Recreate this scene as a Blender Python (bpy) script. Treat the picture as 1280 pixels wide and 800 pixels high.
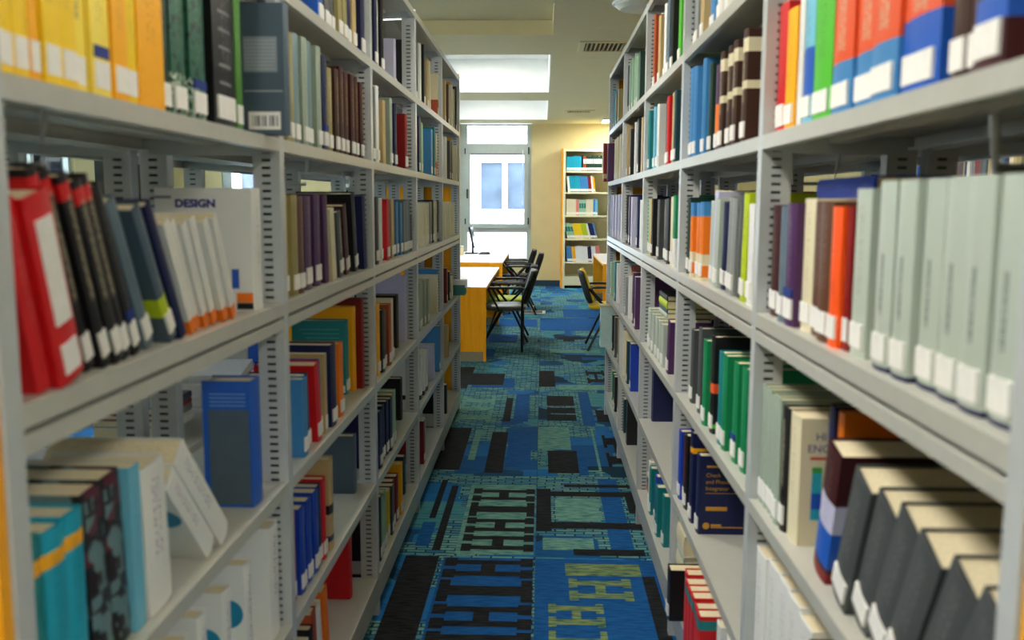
import bpy, bmesh, math, random
from mathutils import Vector, Matrix

for o in list(bpy.data.objects):
    bpy.data.objects.remove(o)
SC = bpy.context.scene
COL = SC.collection
rnd = random.Random(7)

# ------------------------------------------------------------------ camera
cam_d = bpy.data.cameras.new('camera')
cam = bpy.data.objects.new('camera', cam_d)
COL.objects.link(cam)
F_PX, PITCH, YAW, ROLL, CAM_H = 1157.49, 7.284, 1.846, 0.236, 1.4665
cam_d.sensor_width = 36.0
cam_d.lens = 36.0 * F_PX / 1280.0
cam_d.clip_start = 0.05
p_, y_, r_ = (math.radians(a) for a in (PITCH, YAW, ROLL))
fw = Vector((-math.sin(y_) * math.cos(p_), math.cos(y_) * math.cos(p_), -math.sin(p_)))
rt = Vector((math.cos(y_), math.sin(y_), 0))
up = rt.cross(fw)
rt2 = math.cos(r_) * rt + math.sin(r_) * up
up2 = -math.sin(r_) * rt + math.cos(r_) * up
M = Matrix.Identity(4)
for i in range(3):
    M[i][0], M[i][1], M[i][2] = rt2[i], up2[i], -fw[i]
M[0][3], M[1][3], M[2][3] = 0, 0, CAM_H
cam.matrix_world = M
cam_d.dof.use_dof = True
cam_d.dof.focus_distance = 7.5
cam_d.dof.aperture_fstop = 3.9
SC.camera = cam

# ------------------------------------------------------------------ world: bright overcast sky
wd = bpy.data.worlds.new('sky')
SC.world = wd
wd.use_nodes = True
bg = wd.node_tree.nodes['Background']
bg.inputs['Color'].default_value = (0.86, 0.93, 1.0, 1)
bg.inputs['Strength'].default_value = 9.5

# ------------------------------------------------------------------ view
vs = SC.view_settings
vs.view_transform = 'Standard'
vs.look = 'None'
vs.exposure = 0.32
vs.gamma = 1.0
vs.use_curve_mapping = False
LAMP_PANEL = 40.0      # square panel lights of the ceiling
LAMP_COFFER = 52.0     # panels set in the white coffers

# ------------------------------------------------------------------ helpers
def lin(c):
    return tuple((v / 255 / 12.92) if v / 255 <= .04045 else ((v / 255 + .055) / 1.055) ** 2.4 for v in c)

MATS = {}
def nodes_of(name):
    m = bpy.data.materials.new(name)
    m.use_nodes = True
    nt = m.node_tree
    return m, nt, nt.nodes['Principled BSDF']

def mat(name, rgb, rough=.5, metal=0, noise=.06, scale=30, spec=.5, emit=0, coat=0):
    if name in MATS:
        return MATS[name]
    m, nt, b = nodes_of(name)
    c = lin(rgb)
    b.inputs['Roughness'].default_value = rough
    b.inputs['Metallic'].default_value = metal
    b.inputs['Specular IOR Level'].default_value = spec
    b.inputs['Coat Weight'].default_value = coat
    if noise:
        n = nt.nodes.new('ShaderNodeTexNoise')
        n.inputs['Scale'].default_value = scale
        n.inputs['Detail'].default_value = 4
        tc = nt.nodes.new('ShaderNodeTexCoord')
        nt.links.new(tc.outputs['Object'], n.inputs['Vector'])
        r = nt.nodes.new('ShaderNodeValToRGB')
        r.color_ramp.elements[0].position = .3
        r.color_ramp.elements[1].position = .7
        r.color_ramp.elements[0].color = (*[v * (1 - noise) for v in c], 1)
        r.color_ramp.elements[1].color = (*[min(1, v * (1 + noise)) for v in c], 1)
        nt.links.new(n.outputs['Fac'], r.inputs['Fac'])
        nt.links.new(r.outputs['Color'], b.inputs['Base Color'])
    else:
        b.inputs['Base Color'].default_value = (*c, 1)
    if emit:
        b.inputs['Emission Color'].default_value = (*c, 1)
        b.inputs['Emission Strength'].default_value = emit
    MATS[name] = m
    return m

class MB:
    """collects simple shapes into one mesh"""
    def __init__(s):
        s.v, s.f = [], []
    def quad(s, *pts):
        n = len(s.v)
        s.v += [tuple(p) for p in pts]
        s.f.append(tuple(range(n, n + len(pts))))
        return s
    def box(s, x0, x1, y0, y1, z0, z1):
        n = len(s.v)
        s.v += [(x0, y0, z0), (x1, y0, z0), (x1, y1, z0), (x0, y1, z0), (x0, y0, z1), (x1, y0, z1), (x1, y1, z1), (x0, y1, z1)]
        s.f += [tuple(n + i for i in q) for q in ((0, 3, 2, 1), (4, 5, 6, 7), (0, 1, 5, 4), (1, 2, 6, 5), (2, 3, 7, 6), (3, 0, 4, 7))]
        return s
    def prism(s, poly, a0, a1, axis):
        """poly: 2-D outline; extruded along axis ('x','y','z') from a0 to a1"""
        def P(p, a):
            return {'x': (a, p[0], p[1]), 'y': (p[0], a, p[1]), 'z': (p[0], p[1], a)}[axis]
        n, k = len(s.v), len(poly)
        s.v += [P(p, a0) for p in poly] + [P(p, a1) for p in poly]
        s.f.append(tuple(range(n + k - 1, n - 1, -1)))
        s.f.append(tuple(range(n + k, n + 2 * k)))
        for i in range(k):
            j = (i + 1) % k
            s.f.append((n + i, n + j, n + k + j, n + k + i))
        return s
    def tube(s, pts, r, seg=8):
        pts = [Vector(p) for p in pts]
        rings = []
        for i, p in enumerate(pts):
            d = (pts[min(i + 1, len(pts) - 1)] - pts[max(i - 1, 0)]).normalized()
            a = Vector((0, 0, 1)) if abs(d.z) < .9 else Vector((1, 0, 0))
            u = d.cross(a).normalized()
            w = d.cross(u)
            n = len(s.v)
            s.v += [tuple(p + r * (math.cos(2 * math.pi * k / seg) * u + math.sin(2 * math.pi * k / seg) * w)) for k in range(seg)]
            rings.append(n)
        for a, b in zip(rings, rings[1:]):
            for k in range(seg):
                s.f.append((a + k, a + (k + 1) % seg, b + (k + 1) % seg, b + k))
        s.f.append(tuple(rings[0] + k for k in range(seg)))
        s.f.append(tuple(rings[-1] + k for k in reversed(range(seg))))
        return s
    def disc(s, c, r, axis='z', seg=24, a0=0, a1=2 * math.pi):
        n = len(s.v)
        pts = []
        for k in range(seg + 1):
            a = a0 + (a1 - a0) * k / seg
            q = (r * math.cos(a), r * math.sin(a))
            pts.append({'z': (c[0] + q[0], c[1] + q[1], c[2]), 'y': (c[0] + q[0], c[1], c[2] + q[1])}[axis])
        if abs(a1 - a0 - 2 * math.pi) < 1e-6:
            pts.pop()
        s.v += pts
        s.f.append(tuple(range(n, n + len(pts))))
        return s
    def mesh(s, name, m, bevel=0):
        me = bpy.data.meshes.new(name)
        me.from_pydata(s.v, [], s.f)
        bm = bmesh.new()
        bm.from_mesh(me)
        bmesh.ops.recalc_face_normals(bm, faces=bm.faces)
        if bevel:
            bmesh.ops.bevel(bm, geom=[e for e in bm.edges if len(e.link_faces) == 2 and e.calc_face_angle(0) > .5], offset=bevel, segments=2, affect='EDGES', clamp_overlap=True)
        bm.to_mesh(me)
        bm.free()
        if m:
            for mm in (m if isinstance(m, (list, tuple)) else [m]):
                me.materials.append(mm)
        return me

def obj(name, me, parent=None, loc=None, rot=None):
    o = bpy.data.objects.new(name, me)
    COL.objects.link(o)
    if parent:
        o.parent = parent
    if loc:
        o.location = loc
    if rot:
        o.rotation_euler = rot
    return o

def thing(name, label, cat, loc=(0, 0, 0), rot=(0, 0, 0), group=None):
    o = obj(name, None, None, loc, rot)
    o.empty_display_size = .1
    tag(o, label, cat, group)
    return o

def tag(o, label, cat, group=None):
    o['label'] = label
    o['category'] = cat
    if group:
        o['group'] = group
    return o

def struct(o):
    o['kind'] = 'structure'
    return o

def text_mesh(body, size, m, extrude=.0002, bold=0):
    cu = bpy.data.curves.new('lettering', 'FONT')
    cu.body = body
    cu.size = size
    cu.extrude = extrude
    cu.offset = bold
    cu.resolution_u = 3
    t = bpy.data.objects.new('lettering', cu)
    COL.objects.link(t)
    dg = bpy.context.evaluated_depsgraph_get()
    dg.update()
    me = bpy.data.meshes.new_from_object(t.evaluated_get(dg))
    bpy.data.objects.remove(t)
    me.materials.clear()
    me.materials.append(m)
    return me

# ------------------------------------------------------------------ common materials
M_STEEL = mat('grey_painted_steel', (184, 190, 193), .30, 0, .03, 40)
M_SHELF = mat('warm_grey_painted_steel', (182, 183, 176), .28, 0, .03, 40)
M_PLATE = mat('ceiling_paint', (212, 201, 156), .8, 0, .02, 8)
M_WHITE = mat('white_paint', (240, 240, 234), .7, 0, .02, 8)
M_WALL = mat('beige_wall_paint', (204, 190, 140), .75, 0, .03, 5)
M_PAGE = mat('paper_pages', (226, 214, 180), .85, 0, .08, 180)
M_PAGEW = mat('white_paper', (232, 232, 236), .85, 0, .05, 120)
M_TAG = mat('white_sticker', (232, 232, 230), .6, 0, .04, 90)
M_BLUEDOT = mat('blue_sticker', (20, 50, 130), .6, 0, .03, 90)
M_BLACK = mat('black_plastic', (16, 16, 18), .45, 0, .05, 60)
M_ALU = mat('window_aluminium', (176, 186, 180), .35, .1, .03, 20)

def wood(name, c1, c2, rough=.4):
    m, nt, b = nodes_of(name)
    tc = nt.nodes.new('ShaderNodeTexCoord')
    mp = nt.nodes.new('ShaderNodeMapping')
    mp.inputs['Scale'].default_value = (14, 14, 1.2)
    n = nt.nodes.new('ShaderNodeTexNoise')
    n.inputs['Scale'].default_value = 3
    n.inputs['Detail'].default_value = 6
    r = nt.nodes.new('ShaderNodeValToRGB')
    r.color_ramp.elements[0].position = .35
    r.color_ramp.elements[1].position = .65
    r.color_ramp.elements[0].color = (*lin(c1), 1)
    r.color_ramp.elements[1].color = (*lin(c2), 1)
    nt.links.new(tc.outputs['Object'], mp.inputs['Vector'])
    nt.links.new(mp.outputs['Vector'], n.inputs['Vector'])
    nt.links.new(n.outputs['Fac'], r.inputs['Fac'])
    nt.links.new(r.outputs['Color'], b.inputs['Base Color'])
    b.inputs['Roughness'].default_value = rough
    return m
M_WOOD = wood('orange_beech_laminate', (244, 160, 4), (252, 176, 12))

def glass_mat():
    m = bpy.data.materials.new('window_glass')
    m.use_nodes = True
    nt = m.node_tree
    nt.nodes.clear()
    out = nt.nodes.new('ShaderNodeOutputMaterial')
    mx = nt.nodes.new('ShaderNodeMixShader')
    tr = nt.nodes.new('ShaderNodeBsdfTransparent')
    tr.inputs['Color'].default_value = (.93, .96, .97, 1)
    gl = nt.nodes.new('ShaderNodeBsdfGlossy')
    gl.inputs['Roughness'].default_value = .03
    fr = nt.nodes.new('ShaderNodeFresnel')
    fr.inputs['IOR'].default_value = 1.3
    nt.links.new(fr.outputs[0], mx.inputs[0])
    nt.links.new(tr.outputs[0], mx.inputs[1])
    nt.links.new(gl.outputs[0], mx.inputs[2])
    nt.links.new(mx.outputs[0], out.inputs[0])
    return m
M_GLASS = glass_mat()

# ------------------------------------------------------------------ carpet
def carpet_mat():
    m, nt, b = nodes_of('patterned_carpet')
    N, L = nt.nodes.new, nt.links.new
    tc = N('ShaderNodeTexCoord')
    oi = N('ShaderNodeObjectInfo')
    off = N('ShaderNodeVectorMath'); off.operation = 'SCALE'
    cmb = N('ShaderNodeCombineXYZ')
    mul = N('ShaderNodeMath'); mul.operation = 'MULTIPLY'; mul.inputs[1].default_value = 37.0
    L(oi.outputs['Random'], mul.inputs[0])
    for k in range(3):
        L(mul.outputs[0], cmb.inputs[k])
    add = N('ShaderNodeVectorMath'); add.operation = 'ADD'
    L(tc.outputs['Object'], add.inputs[0])
    L(cmb.outputs[0], add.inputs[1])
    def mapped(sx, sy):
        q = N('ShaderNodeMapping')
        q.inputs['Scale'].default_value = (sx, sy, 1)
        L(add.outputs[0], q.inputs['Vector'])
        return q.outputs[0]
    def ramp(src, stops, interp='CONSTANT'):
        r = N('ShaderNodeValToRGB')
        r.color_ramp.interpolation = interp
        e = r.color_ramp.elements
        while len(e) < len(stops):
            e.new(.5)
        for el, (p, c) in zip(e, stops):
            el.position = p
            el.color = (*lin(c), 1)
        L(src, r.inputs['Fac'])
        return r.outputs['Color']
    def mix(f, a, c):
        x = N('ShaderNodeMix'); x.data_type = 'RGBA'
        L(f, x.inputs[0]); L(a, x.inputs[6]); L(c, x.inputs[7])
        return x.outputs[2]
    def vor(vec, scale):
        v = N('ShaderNodeTexVoronoi')
        v.distance = 'CHEBYCHEV'
        v.inputs['Scale'].default_value = scale
        v.inputs['Randomness'].default_value = .8
        L(vec, v.inputs['Vector'])
        sp = N('ShaderNodeSeparateColor')
        L(v.outputs['Color'], sp.inputs[0])
        return sp.outputs
    big = vor(mapped(1, .9), 3.2)
    base = ramp(big[0], [(0, (20, 84, 140)), (.28, (28, 104, 168)), (.56, (64, 132, 144)), (.80, (24, 72, 110)), (.94, (18, 50, 70))])
    # hatched weave
    br = N('ShaderNodeTexBrick')
    br.inputs['Scale'].default_value = 1
    br.inputs['Brick Width'].default_value = .085
    br.inputs['Row Height'].default_value = .030
    br.inputs['Mortar Size'].default_value = .0045
    br.inputs['Mortar Smooth'].default_value = .4
    br.inputs['Color1'].default_value = (*lin((112, 164, 152)), 1)
    br.inputs['Color2'].default_value = (*lin((40, 112, 150)), 1)
    br.inputs['Mortar'].default_value = (*lin((16, 46, 66)), 1)
    wob = N('ShaderNodeTexNoise'); wob.inputs['Scale'].default_value = 9
    L(add.outputs[0], wob.inputs['Vector'])
    wsc = N('ShaderNodeVectorMath'); wsc.operation = 'SCALE'; wsc.inputs['Scale'].default_value = .035
    L(wob.outputs['Color'], wsc.inputs[0])
    wad = N('ShaderNodeVectorMath'); wad.operation = 'ADD'
    L(add.outputs[0], wad.inputs[0]); L(wsc.outputs[0], wad.inputs[1])
    L(wad.outputs[0], br.inputs['Vector'])
    hatch = br.outputs['Color']
    wmask = vor(mapped(1.2, .8), 2.6)
    msk = N('ShaderNodeMath'); msk.operation = 'GREATER_THAN'; msk.inputs[1].default_value = .36
    L(wmask[2], msk.inputs[0])
    c = mix(msk.outputs[0], base, hatch)
    # warp lines
    ln = N('ShaderNodeTexNoise')
    ln.inputs['Scale'].default_value = 1
    ln.inputs['Detail'].default_value = 2
    L(mapped(5, 120), ln.inputs['Vector'])
    lt = N('ShaderNodeMath'); lt.operation = 'GREATER_THAN'; lt.inputs[1].default_value = .60
    L(ln.outputs['Fac'], lt.inputs[0])
    half = N('ShaderNodeMath'); half.operation = 'MULTIPLY'; half.inputs[1].default_value = .55
    L(lt.outputs[0], half.inputs[0])
    dk = N('ShaderNodeRGB'); dk.outputs[0].default_value = (*lin((16, 44, 62)), 1)
    c = mix(half.outputs[0], c, dk.outputs[0])
    # pile speckle
    sp = N('ShaderNodeTexNoise'); sp.inputs['Scale'].default_value = 420
    L(add.outputs[0], sp.inputs['Vector'])
    mr = N('ShaderNodeMapRange'); mr.inputs[3].default_value = .72; mr.inputs[4].default_value = 1.28
    L(sp.outputs['Fac'], mr.inputs[0])
    vm = N('ShaderNodeVectorMath'); vm.operation = 'SCALE'
    L(c, vm.inputs[0]); L(mr.outputs[0], vm.inputs['Scale'])
    L(vm.outputs[0], b.inputs['Base Color'])
    b.inputs['Roughness'].default_value = .95
    b.inputs['Specular IOR Level'].default_value = .15
    bp = N('ShaderNodeBump'); bp.inputs['Strength'].default_value = .35; bp.inputs['Distance'].default_value = .003
    L(sp.outputs['Fac'], bp.inputs['Height'])
    L(bp.outputs[0], b.inputs['Normal'])
    return m
M_CARPET = carpet_mat()
def yarn(name, c1, c2):
    m, nt, b = nodes_of(name)
    tc = nt.nodes.new('ShaderNodeTexCoord')
    mp = nt.nodes.new('ShaderNodeMapping')
    mp.inputs['Scale'].default_value = (14, 130, 1)
    mp.inputs['Rotation'].default_value = (0, 0, .25)
    n = nt.nodes.new('ShaderNodeTexNoise')
    n.inputs['Scale'].default_value = 1
    n.inputs['Detail'].default_value = 3
    r = nt.nodes.new('ShaderNodeValToRGB')
    r.color_ramp.elements[0].position = .42
    r.color_ramp.elements[1].position = .56
    r.color_ramp.elements[0].color = (*lin(c1), 1)
    r.color_ramp.elements[1].color = (*lin(c2), 1)
    nt.links.new(tc.outputs['Object'], mp.inputs['Vector'])
    nt.links.new(mp.outputs['Vector'], n.inputs['Vector'])
    nt.links.new(n.outputs['Fac'], r.inputs['Fac'])
    nt.links.new(r.outputs['Color'], b.inputs['Base Color'])
    b.inputs['Roughness'].default_value = .95
    b.inputs['Specular IOR Level'].default_value = .1
    return m
M_CP_DARK = yarn('carpet_black_yarn', (22, 24, 28), (40, 42, 44))
M_CP_BLUE = yarn('carpet_blue_yarn', (18, 70, 128), (28, 90, 152))
M_CP_TEAL = yarn('carpet_teal_yarn', (60, 116, 120), (118, 164, 146))
M_SUB = mat('floor_screed', (40, 46, 52), .9)

XMIN, XMAX, YMIN, YWALL = -6.6, 4.2, -2.4, 16.25
CEIL = 2.80
floor = struct(obj('floor', MB().box(XMIN - .3, XMAX + .3, YMIN - .3, YWALL + .3, -.12, -.006).mesh('floor', M_SUB)))
TW, TX0, TY0 = 1.14, -.017, 3.70
me_tile = MB().box(.0015, TW - .0015, .0015, TW - .0015, -.006, 0).mesh('carpet_tile', M_CARPET)
tiles = {}
i0, i1 = math.ceil((XMIN - TX0) / TW) - 1, math.floor((XMAX - TX0) / TW)
j0, j1 = math.ceil((YMIN - TY0) / TW) - 1, math.floor((YWALL - TY0) / TW)
for i in range(i0, i1 + 1):
    for j in range(j0, j1 + 1):
        tiles[i, j] = obj('carpet_tile', me_tile, floor, (TX0 + i * TW, TY0 + j * TW, 0))

# letterform prints woven into the tiles (slab-serif shapes lying sideways)
def glyph(mb, x, y, w, h, kind, z):
    """letter of width w (along y) and height h (along x), lying sideways"""
    s = w * .26
    def r(a0, a1, b0, b1):
        mb.quad((x + a0 * h, y + b0 * w, z), (x + a1 * h, y + b0 * w, z), (x + a1 * h, y + b1 * w, z), (x + a0 * h, y + b1 * w, z))
    if kind == 'H':
        r(0, .14, 0, .42); r(0, .14, .58, 1); r(.86, 1, 0, .42); r(.86, 1, .58, 1)
        r(.14, .86, .10, .32); r(.14, .86, .68, .90); r(.42, .58, .32, .68)
    elif kind == 'I':
        r(0, .12, 0, 1); r(.88, 1, 0, 1); r(.12, .88, .28, .72)
    elif kind == 'E':
        r(0, .12, 0, 1); r(.88, 1, 0, 1); r(.12, .88, .12, .38); r(.44, .56, .38, .72); r(.12, .28, .8, 1); r(.72, .88, .8, 1)
    elif kind == 'L':
        r(0, .14, 0, 1); r(.14, 1, .12, .42); r(.14, .34, .84, 1)
    elif kind == 'T':
        r(.86, 1, 0, 1); r(0, .86, .36, .64); r(.66, .86, 0, .12); r(.66, .86, .88, 1)
    elif kind == 'B':
        r(0, 1, 0, 1)
    return mb
M_CP_YEL = yarn('carpet_olive_yarn', (52, 90, 84), (132, 150, 96))
PRN = {'d': (M_CP_DARK, .0018), 'b': (M_CP_BLUE, .0010), 't': (M_CP_TEAL, .0006), 'y': (M_CP_YEL, .0014)}
def column(kinds, gx, gy, w, h, c, gap=.012):
    out = []
    for k in kinds:
        out.append((k, gx, gy, w, h, c))
        gy += w + gap
    return out
prints = {
    (-1, -2): [('B', .58, .0, 1.13, .17, 'd'), ('B', .77, .05, 1.0, .36, 'b')] + column('HIH', .79, .08, .26, .33, 'd'),
    (0, -2): [('B', .0, .0, 1.13, .60, 'b')] + column('HIH', .05, .1, .24, .22, 'y') + [('B', .40, .2, .9, .08, 'd')],
    (-1, -1): [('B', .60, .0, 1.13, .14, 'd'), ('B', .76, .0, 1.12, .37, 'b')] + column('IHHIH', .77, .03, .20, .36, 'd', .02) + [('B', .38, .1, .9, .05, 'd')],
    (0, -1): [('B', .0, .0, 1.12, .62, 'b')] + column('HIH', .05, .06, .19, .20, 'y', .03) + [('H', .13, .72, .20, .24, 'y'), ('B', .12, .95, .12, .30, 'y'), ('B', .42, .1, .85, .05, 'd'), ('B', .50, .35, .6, .07, 'd')],
    (-1, 0): [('B', .80, .02, .96, .33, 't')] + column('HHIH', .82, .05, .20, .31, 'd', .02) + [('B', .70, .05, .9, .035, 'd'), ('B', .62, .1, .30, .06, 'b'), ('B', .64, .45, .6, .03, 'd')],
    (0, 0): [('B', .0, .30, .62, .07, 'd'), ('B', .05, .34, .08, .46, 'd'), ('B', .05, .80, .08, .46, 'd'), ('H', .09, .46, .30, .22, 't'), ('B', .10, .44, .34, .20, 't'), ('B', .32, .05, 1.05, .10, 'b'), ('B', .44, .55, .28, .14, 'd'), ('B', .03, .08, .14, .22, 't'), ('B', .16, .02, .07, .30, 'd'), ('B', .14, .95, .05, .4, 'd')],
    (-1, 1): [('B', .56, .10, .95, .15, 'd'), ('B', .85, .05, .90, .10, 'd'), ('B', .96, .2, .8, .14, 'b'), ('B', .74, .3, .7, .04, 't')],
    (0, 1): [('B', .0, .55, .55, .20, 't'), ('B', .06, .06, .46, .17, 'd'), ('B', .23, .02, .50, .05, 'b'), ('H', .40, .18, .72, .14, 'd'), ('B', .34, .0, 1.1, .015, 't'), ('B', .58, .05, 1.0, .07, 'b')],
    (-1, 2): [('B', .42, .05, 1.0, .10, 'b'), ('B', .90, .1, .75, .05, 'd'), ('B', .20, .3, .6, .05, 'd'), ('B', .02, .65, .3, .12, 'd'), ('B', .97, .1, .9, .10, 'b')] + column('III', .58, .08, .26, .24, 't'),
    (0, 2): [('B', .06, .14, .18, .20, 'd'), ('B', .06, .36, .18, .20, 'd'), ('B', .06, .60, .34, .20, 'd'), ('B', .40, .12, .35, .10, 'd'), ('B', .64, .12, .40, .10, 'd'), ('B', .30, .0, 1.1, .08, 'b')],
    (-1, 3): [('B', .42, .05, .95, .15, 'd'), ('B', .60, .1, .4, .34, 'b'), ('B', .55, .2, .5, .3, 'd')],
    (0, 3): [('B', .0, .15, .70, .13, 'd'), ('H', .40, .30, .6, .16, 'd'), ('B', .58, .2, .3, .12, 'd'), ('B', .16, .05, .2, .5, 't')],
    (-1, 4): [('B', .30, .4, .5, .4, 'b')], (0, 4): [('B', .4, .3, .15, .6, 'b'), ('B', .1, .7, .2, .5, 't')],
    (-1, 5): [('B', .6, .2, .6, .3, 'b')], (0, 5): [('B', .25, .3, .3, .12, 'd'), ('B', .2, .5, .12, .4, 'd'), ('B', .4, .8, .1, .5, 't')],
    (0, 6): [('B', .0, .0, 1.13, 1.1, 'b')], (-1, 6): [('B', .4, .3, .7, .7, 'b')], (0, 7): [('B', .3, .1, .9, .8, 'b')],
}
for (i, j), gl in prints.items():
    for key, (m, z0) in PRN.items():
        mb = MB()
        for k, (kind, gx, gy, w, h, c) in enumerate(gl):
            if c == key:
                glyph(mb, gx, gy, min(w, 1.135 - gy), min(h, 1.135 - gx), kind, z0 + .00004 * k)
        if mb.v and (i, j) in tiles:
            obj('woven_letter_print', mb.mesh('woven_letter_print', m), tiles[i, j])

# ------------------------------------------------------------------ walls and windows
M_BASE = mat('dark_blue_baseboard', (22, 52, 74), .6)
WINX = [(-1.43, -.197), (-3.53, -2.30), (-5.63, -4.40)]
WZ0, WZ1 = .42, 2.80
def wall_with_gaps(name, along, fixed, a0, a1, gaps, thick, z1, z0g):
    mb = MB()
    def put(a, b, za, zb):
        if b - a < 1e-4 or zb - za < 1e-4:
            return
        if along == 'x':
            mb.box(a, b, fixed, fixed + thick, za, zb)
        else:
            mb.box(fixed - thick, fixed, a, b, za, zb)
    cur = a0
    for g0, g1 in sorted(gaps):
        put(cur, g0, 0, z1)
        put(g0, g1, 0, z0g)
        cur = g1
    put(cur, a1, 0, z1)
    return struct(obj(name, mb.mesh(name, M_WALL)))
wall_with_gaps('wall_back', 'x', YWALL, XMIN, XMAX, WINX, .25, 3.35, WZ0)
LWG = [(.6, 2.6), (3.2, 5.2), (5.8, 7.8), (8.4, 10.4), (11.0, 13.0), (13.6, 15.6)]
wall_with_gaps('wall_left', 'y', XMIN, YMIN, YWALL + .25, LWG, .25, 3.35, .8)
struct(obj('wall_right', MB().box(XMAX, XMAX + .2, YMIN, YWALL + .25, 0, 3.35).mesh('wall_right', M_WALL)))
struct(obj('wall_front', MB().box(XMIN, XMAX, YMIN - .25, YMIN, 0, 3.35).mesh('wall_front', M_WALL)))
bb = MB()
for a, b in ((WINX[0][1], XMAX), (WINX[1][1], WINX[0][0]), (WINX[2][1], WINX[1][0]), (XMIN, WINX[2][0])):
    bb.box(a, b, YWALL - .012, YWALL, 0, .10)
struct(obj('baseboard_back', bb.mesh('baseboard_back', M_BASE)))

def window(idx, x0, x1, detail=True):
    w = struct(obj('window_%d' % idx, None, None, (0, YWALL + .02, 0)))
    zs = (WZ0, .93, 1.03, 2.39, 2.46, WZ1)
    f = MB().box(x0, x0 + .115, 0, .12, WZ0, WZ1).box(x1 - .08, x1, 0, .12, WZ0, WZ1)
    for a, b in ((WZ0, WZ0 + .06), (.93, 1.03), (2.36, 2.46), (WZ1 - .03, WZ1)):
        f.box(x0 + .115, x1 - .08, 0, .12, a, b)
    obj('window_frame', f.mesh('window_frame', M_ALU, .004), w)
    s = MB()
    a0, a1, b0, b1 = x0 + .085, x1 - .05, 1.0, 2.40
    s.box(a0, a0 + .085, -.03, .03, b0, b1).box(a1 - .075, a1, -.03, .03, b0, b1).box(a0 + .085, a1 - .075, -.03, .03, b0, b0 + .08).box(a0 + .085, a1 - .075, -.03, .03, b1 - .11, b1)
    sa = obj('sash', s.mesh('sash', M_ALU, .004), w)
    obj('gasket', MB().box(a0 + .08, a1 - .07, -.012, -.006, b1 - .125, b1 - .105).mesh('gasket', mat('dark_gasket', (80, 84, 80), .6)), sa)
    for hz in (1.07, 2.28):
        obj('hinge', MB().box(a1 - .012, a1 + .012, -.05, -.03, hz, hz + .12).mesh('hinge', M_BLACK, .003), sa)
        obj('hinge', MB().box(a0 - .012, a0 + .008, -.05, -.03, hz, hz + .10).mesh('hinge', M_BLACK, .003), sa)
    obj('window_handle', MB().box(a0 + .02, a0 + .05, -.045, -.03, 1.52, 1.68).box(a0 + .025, a0 + .045, -.075, -.045, 1.54, 1.66).mesh('window_handle', M_BLACK, .004), sa)
    for pz0, pz1 in ((WZ0 + .06, .93), (2.46, WZ1 - .03)):
        obj('pane', MB().box(x0 + .115, x1 - .08, .05, .056, pz0, pz1).mesh('pane', M_GLASS), w)
    obj('pane', MB().box(a0 + .085, a1 - .075, -.003, .003, b0 + .08, b1 - .11).mesh('pane', M_GLASS), w)
    obj('blind_cord', MB().tube([(x1 - .15, -.045, b1 - .05), (x1 - .15, -.045, 1.42)], .006, 6).mesh('blind_cord', M_WHITE), w)
for n, (a, b) in enumerate(WINX):
    window(n + 1, a, b)
for n, (a, b) in enumerate(LWG):
    # the nearer ones lie beyond the picture's edge
    w = struct(obj('window_%d' % (n + 4) + ('_offscreen' if b < 11 else ''), None, None, (XMIN - .1, 0, 0)))
    f = MB().box(-.06, .06, a, a + .08, .8, 3.35).box(-.06, .06, b - .08, b, .8, 3.35).box(-.06, .06, (a + b) / 2 - .04, (a + b) / 2 + .04, .8, 3.35)
    f.box(-.06, .06, a + .08, b - .08, .8, .88).box(-.06, .06, a + .08, b - .08, 2.3, 2.4)
    obj('window_frame', f.mesh('window_frame', M_ALU), w)
    for c, e in ((a + .08, (a + b) / 2 - .04), ((a + b) / 2 + .04, b - .08)):
        obj('pane', MB().box(-.003, .003, c, e, .88, 2.3).mesh('pane', M_GLASS), w)
        obj('pane', MB().box(-.003, .003, c, e, 2.4, 3.35).mesh('pane', M_GLASS), w)

# ------------------------------------------------------------------ ceiling: flat strip, beams and coffers
cl = MB()
SX = .07
BEAMS = [(YMIN, -1.2), (.2, 1.1), (2.3, 3.2), (4.4, 6.5), (7.69, 8.71), (11.66, 12.57), (15.48, YWALL)]
VENTS = [(.30, .74, 7.98, 8.50), (.31, .75, 13.8, 14.2)]
gx = sorted({SX, XMAX} | {v for a, b, c, d in VENTS for v in (a + .05, b - .05)})
gy = sorted({YMIN, YWALL} | {v for a, b, c, d in VENTS for v in (c + .05, d - .05)})
for xa, xb in zip(gx, gx[1:]):
    for ya, yb in zip(gy, gy[1:]):
        if not any(a < (xa + xb) / 2 < b and c < (ya + yb) / 2 < d for a, b, c, d in VENTS):
            cl.box(xa, xb, ya, yb, CEIL, 3.5)
for a, b in BEAMS:
    cl.box(XMIN, SX, a, b, CEIL, 3.5)
struct(obj('ceiling', cl.mesh('ceiling', M_PLATE)))
ct = MB()
for (a, b), dz in (((-1.2, .2), .115), ((1.1, 2.3), .115), ((3.2, 4.4), .115), ((6.5, 7.69), .115)):
    ct.box(XMIN, SX, a, b, CEIL + dz, 3.5)
o = struct(obj('trim_1', ct.mesh('trim_1', M_PLATE)))
ct = MB()
for a, b in ((8.71, 11.66), (12.57, 15.48)):
    ct.box(XMIN, SX, a, b, CEIL + .40, 3.5)
    ct.box(XMIN, SX - .0, a, a + .012, CEIL + .002, CEIL + .40).box(XMIN, SX, b - .012, b, CEIL + .002, CEIL + .40).box(SX - .012, SX, a + .012, b - .012, CEIL + .002, CEIL + .40)
struct(obj('trim_2', ct.mesh('trim_2', M_WHITE)))
# thin pipe across the bright coffer
M_GRILLE = mat('vent_metal', (150, 140, 104), .4, .3)

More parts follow.
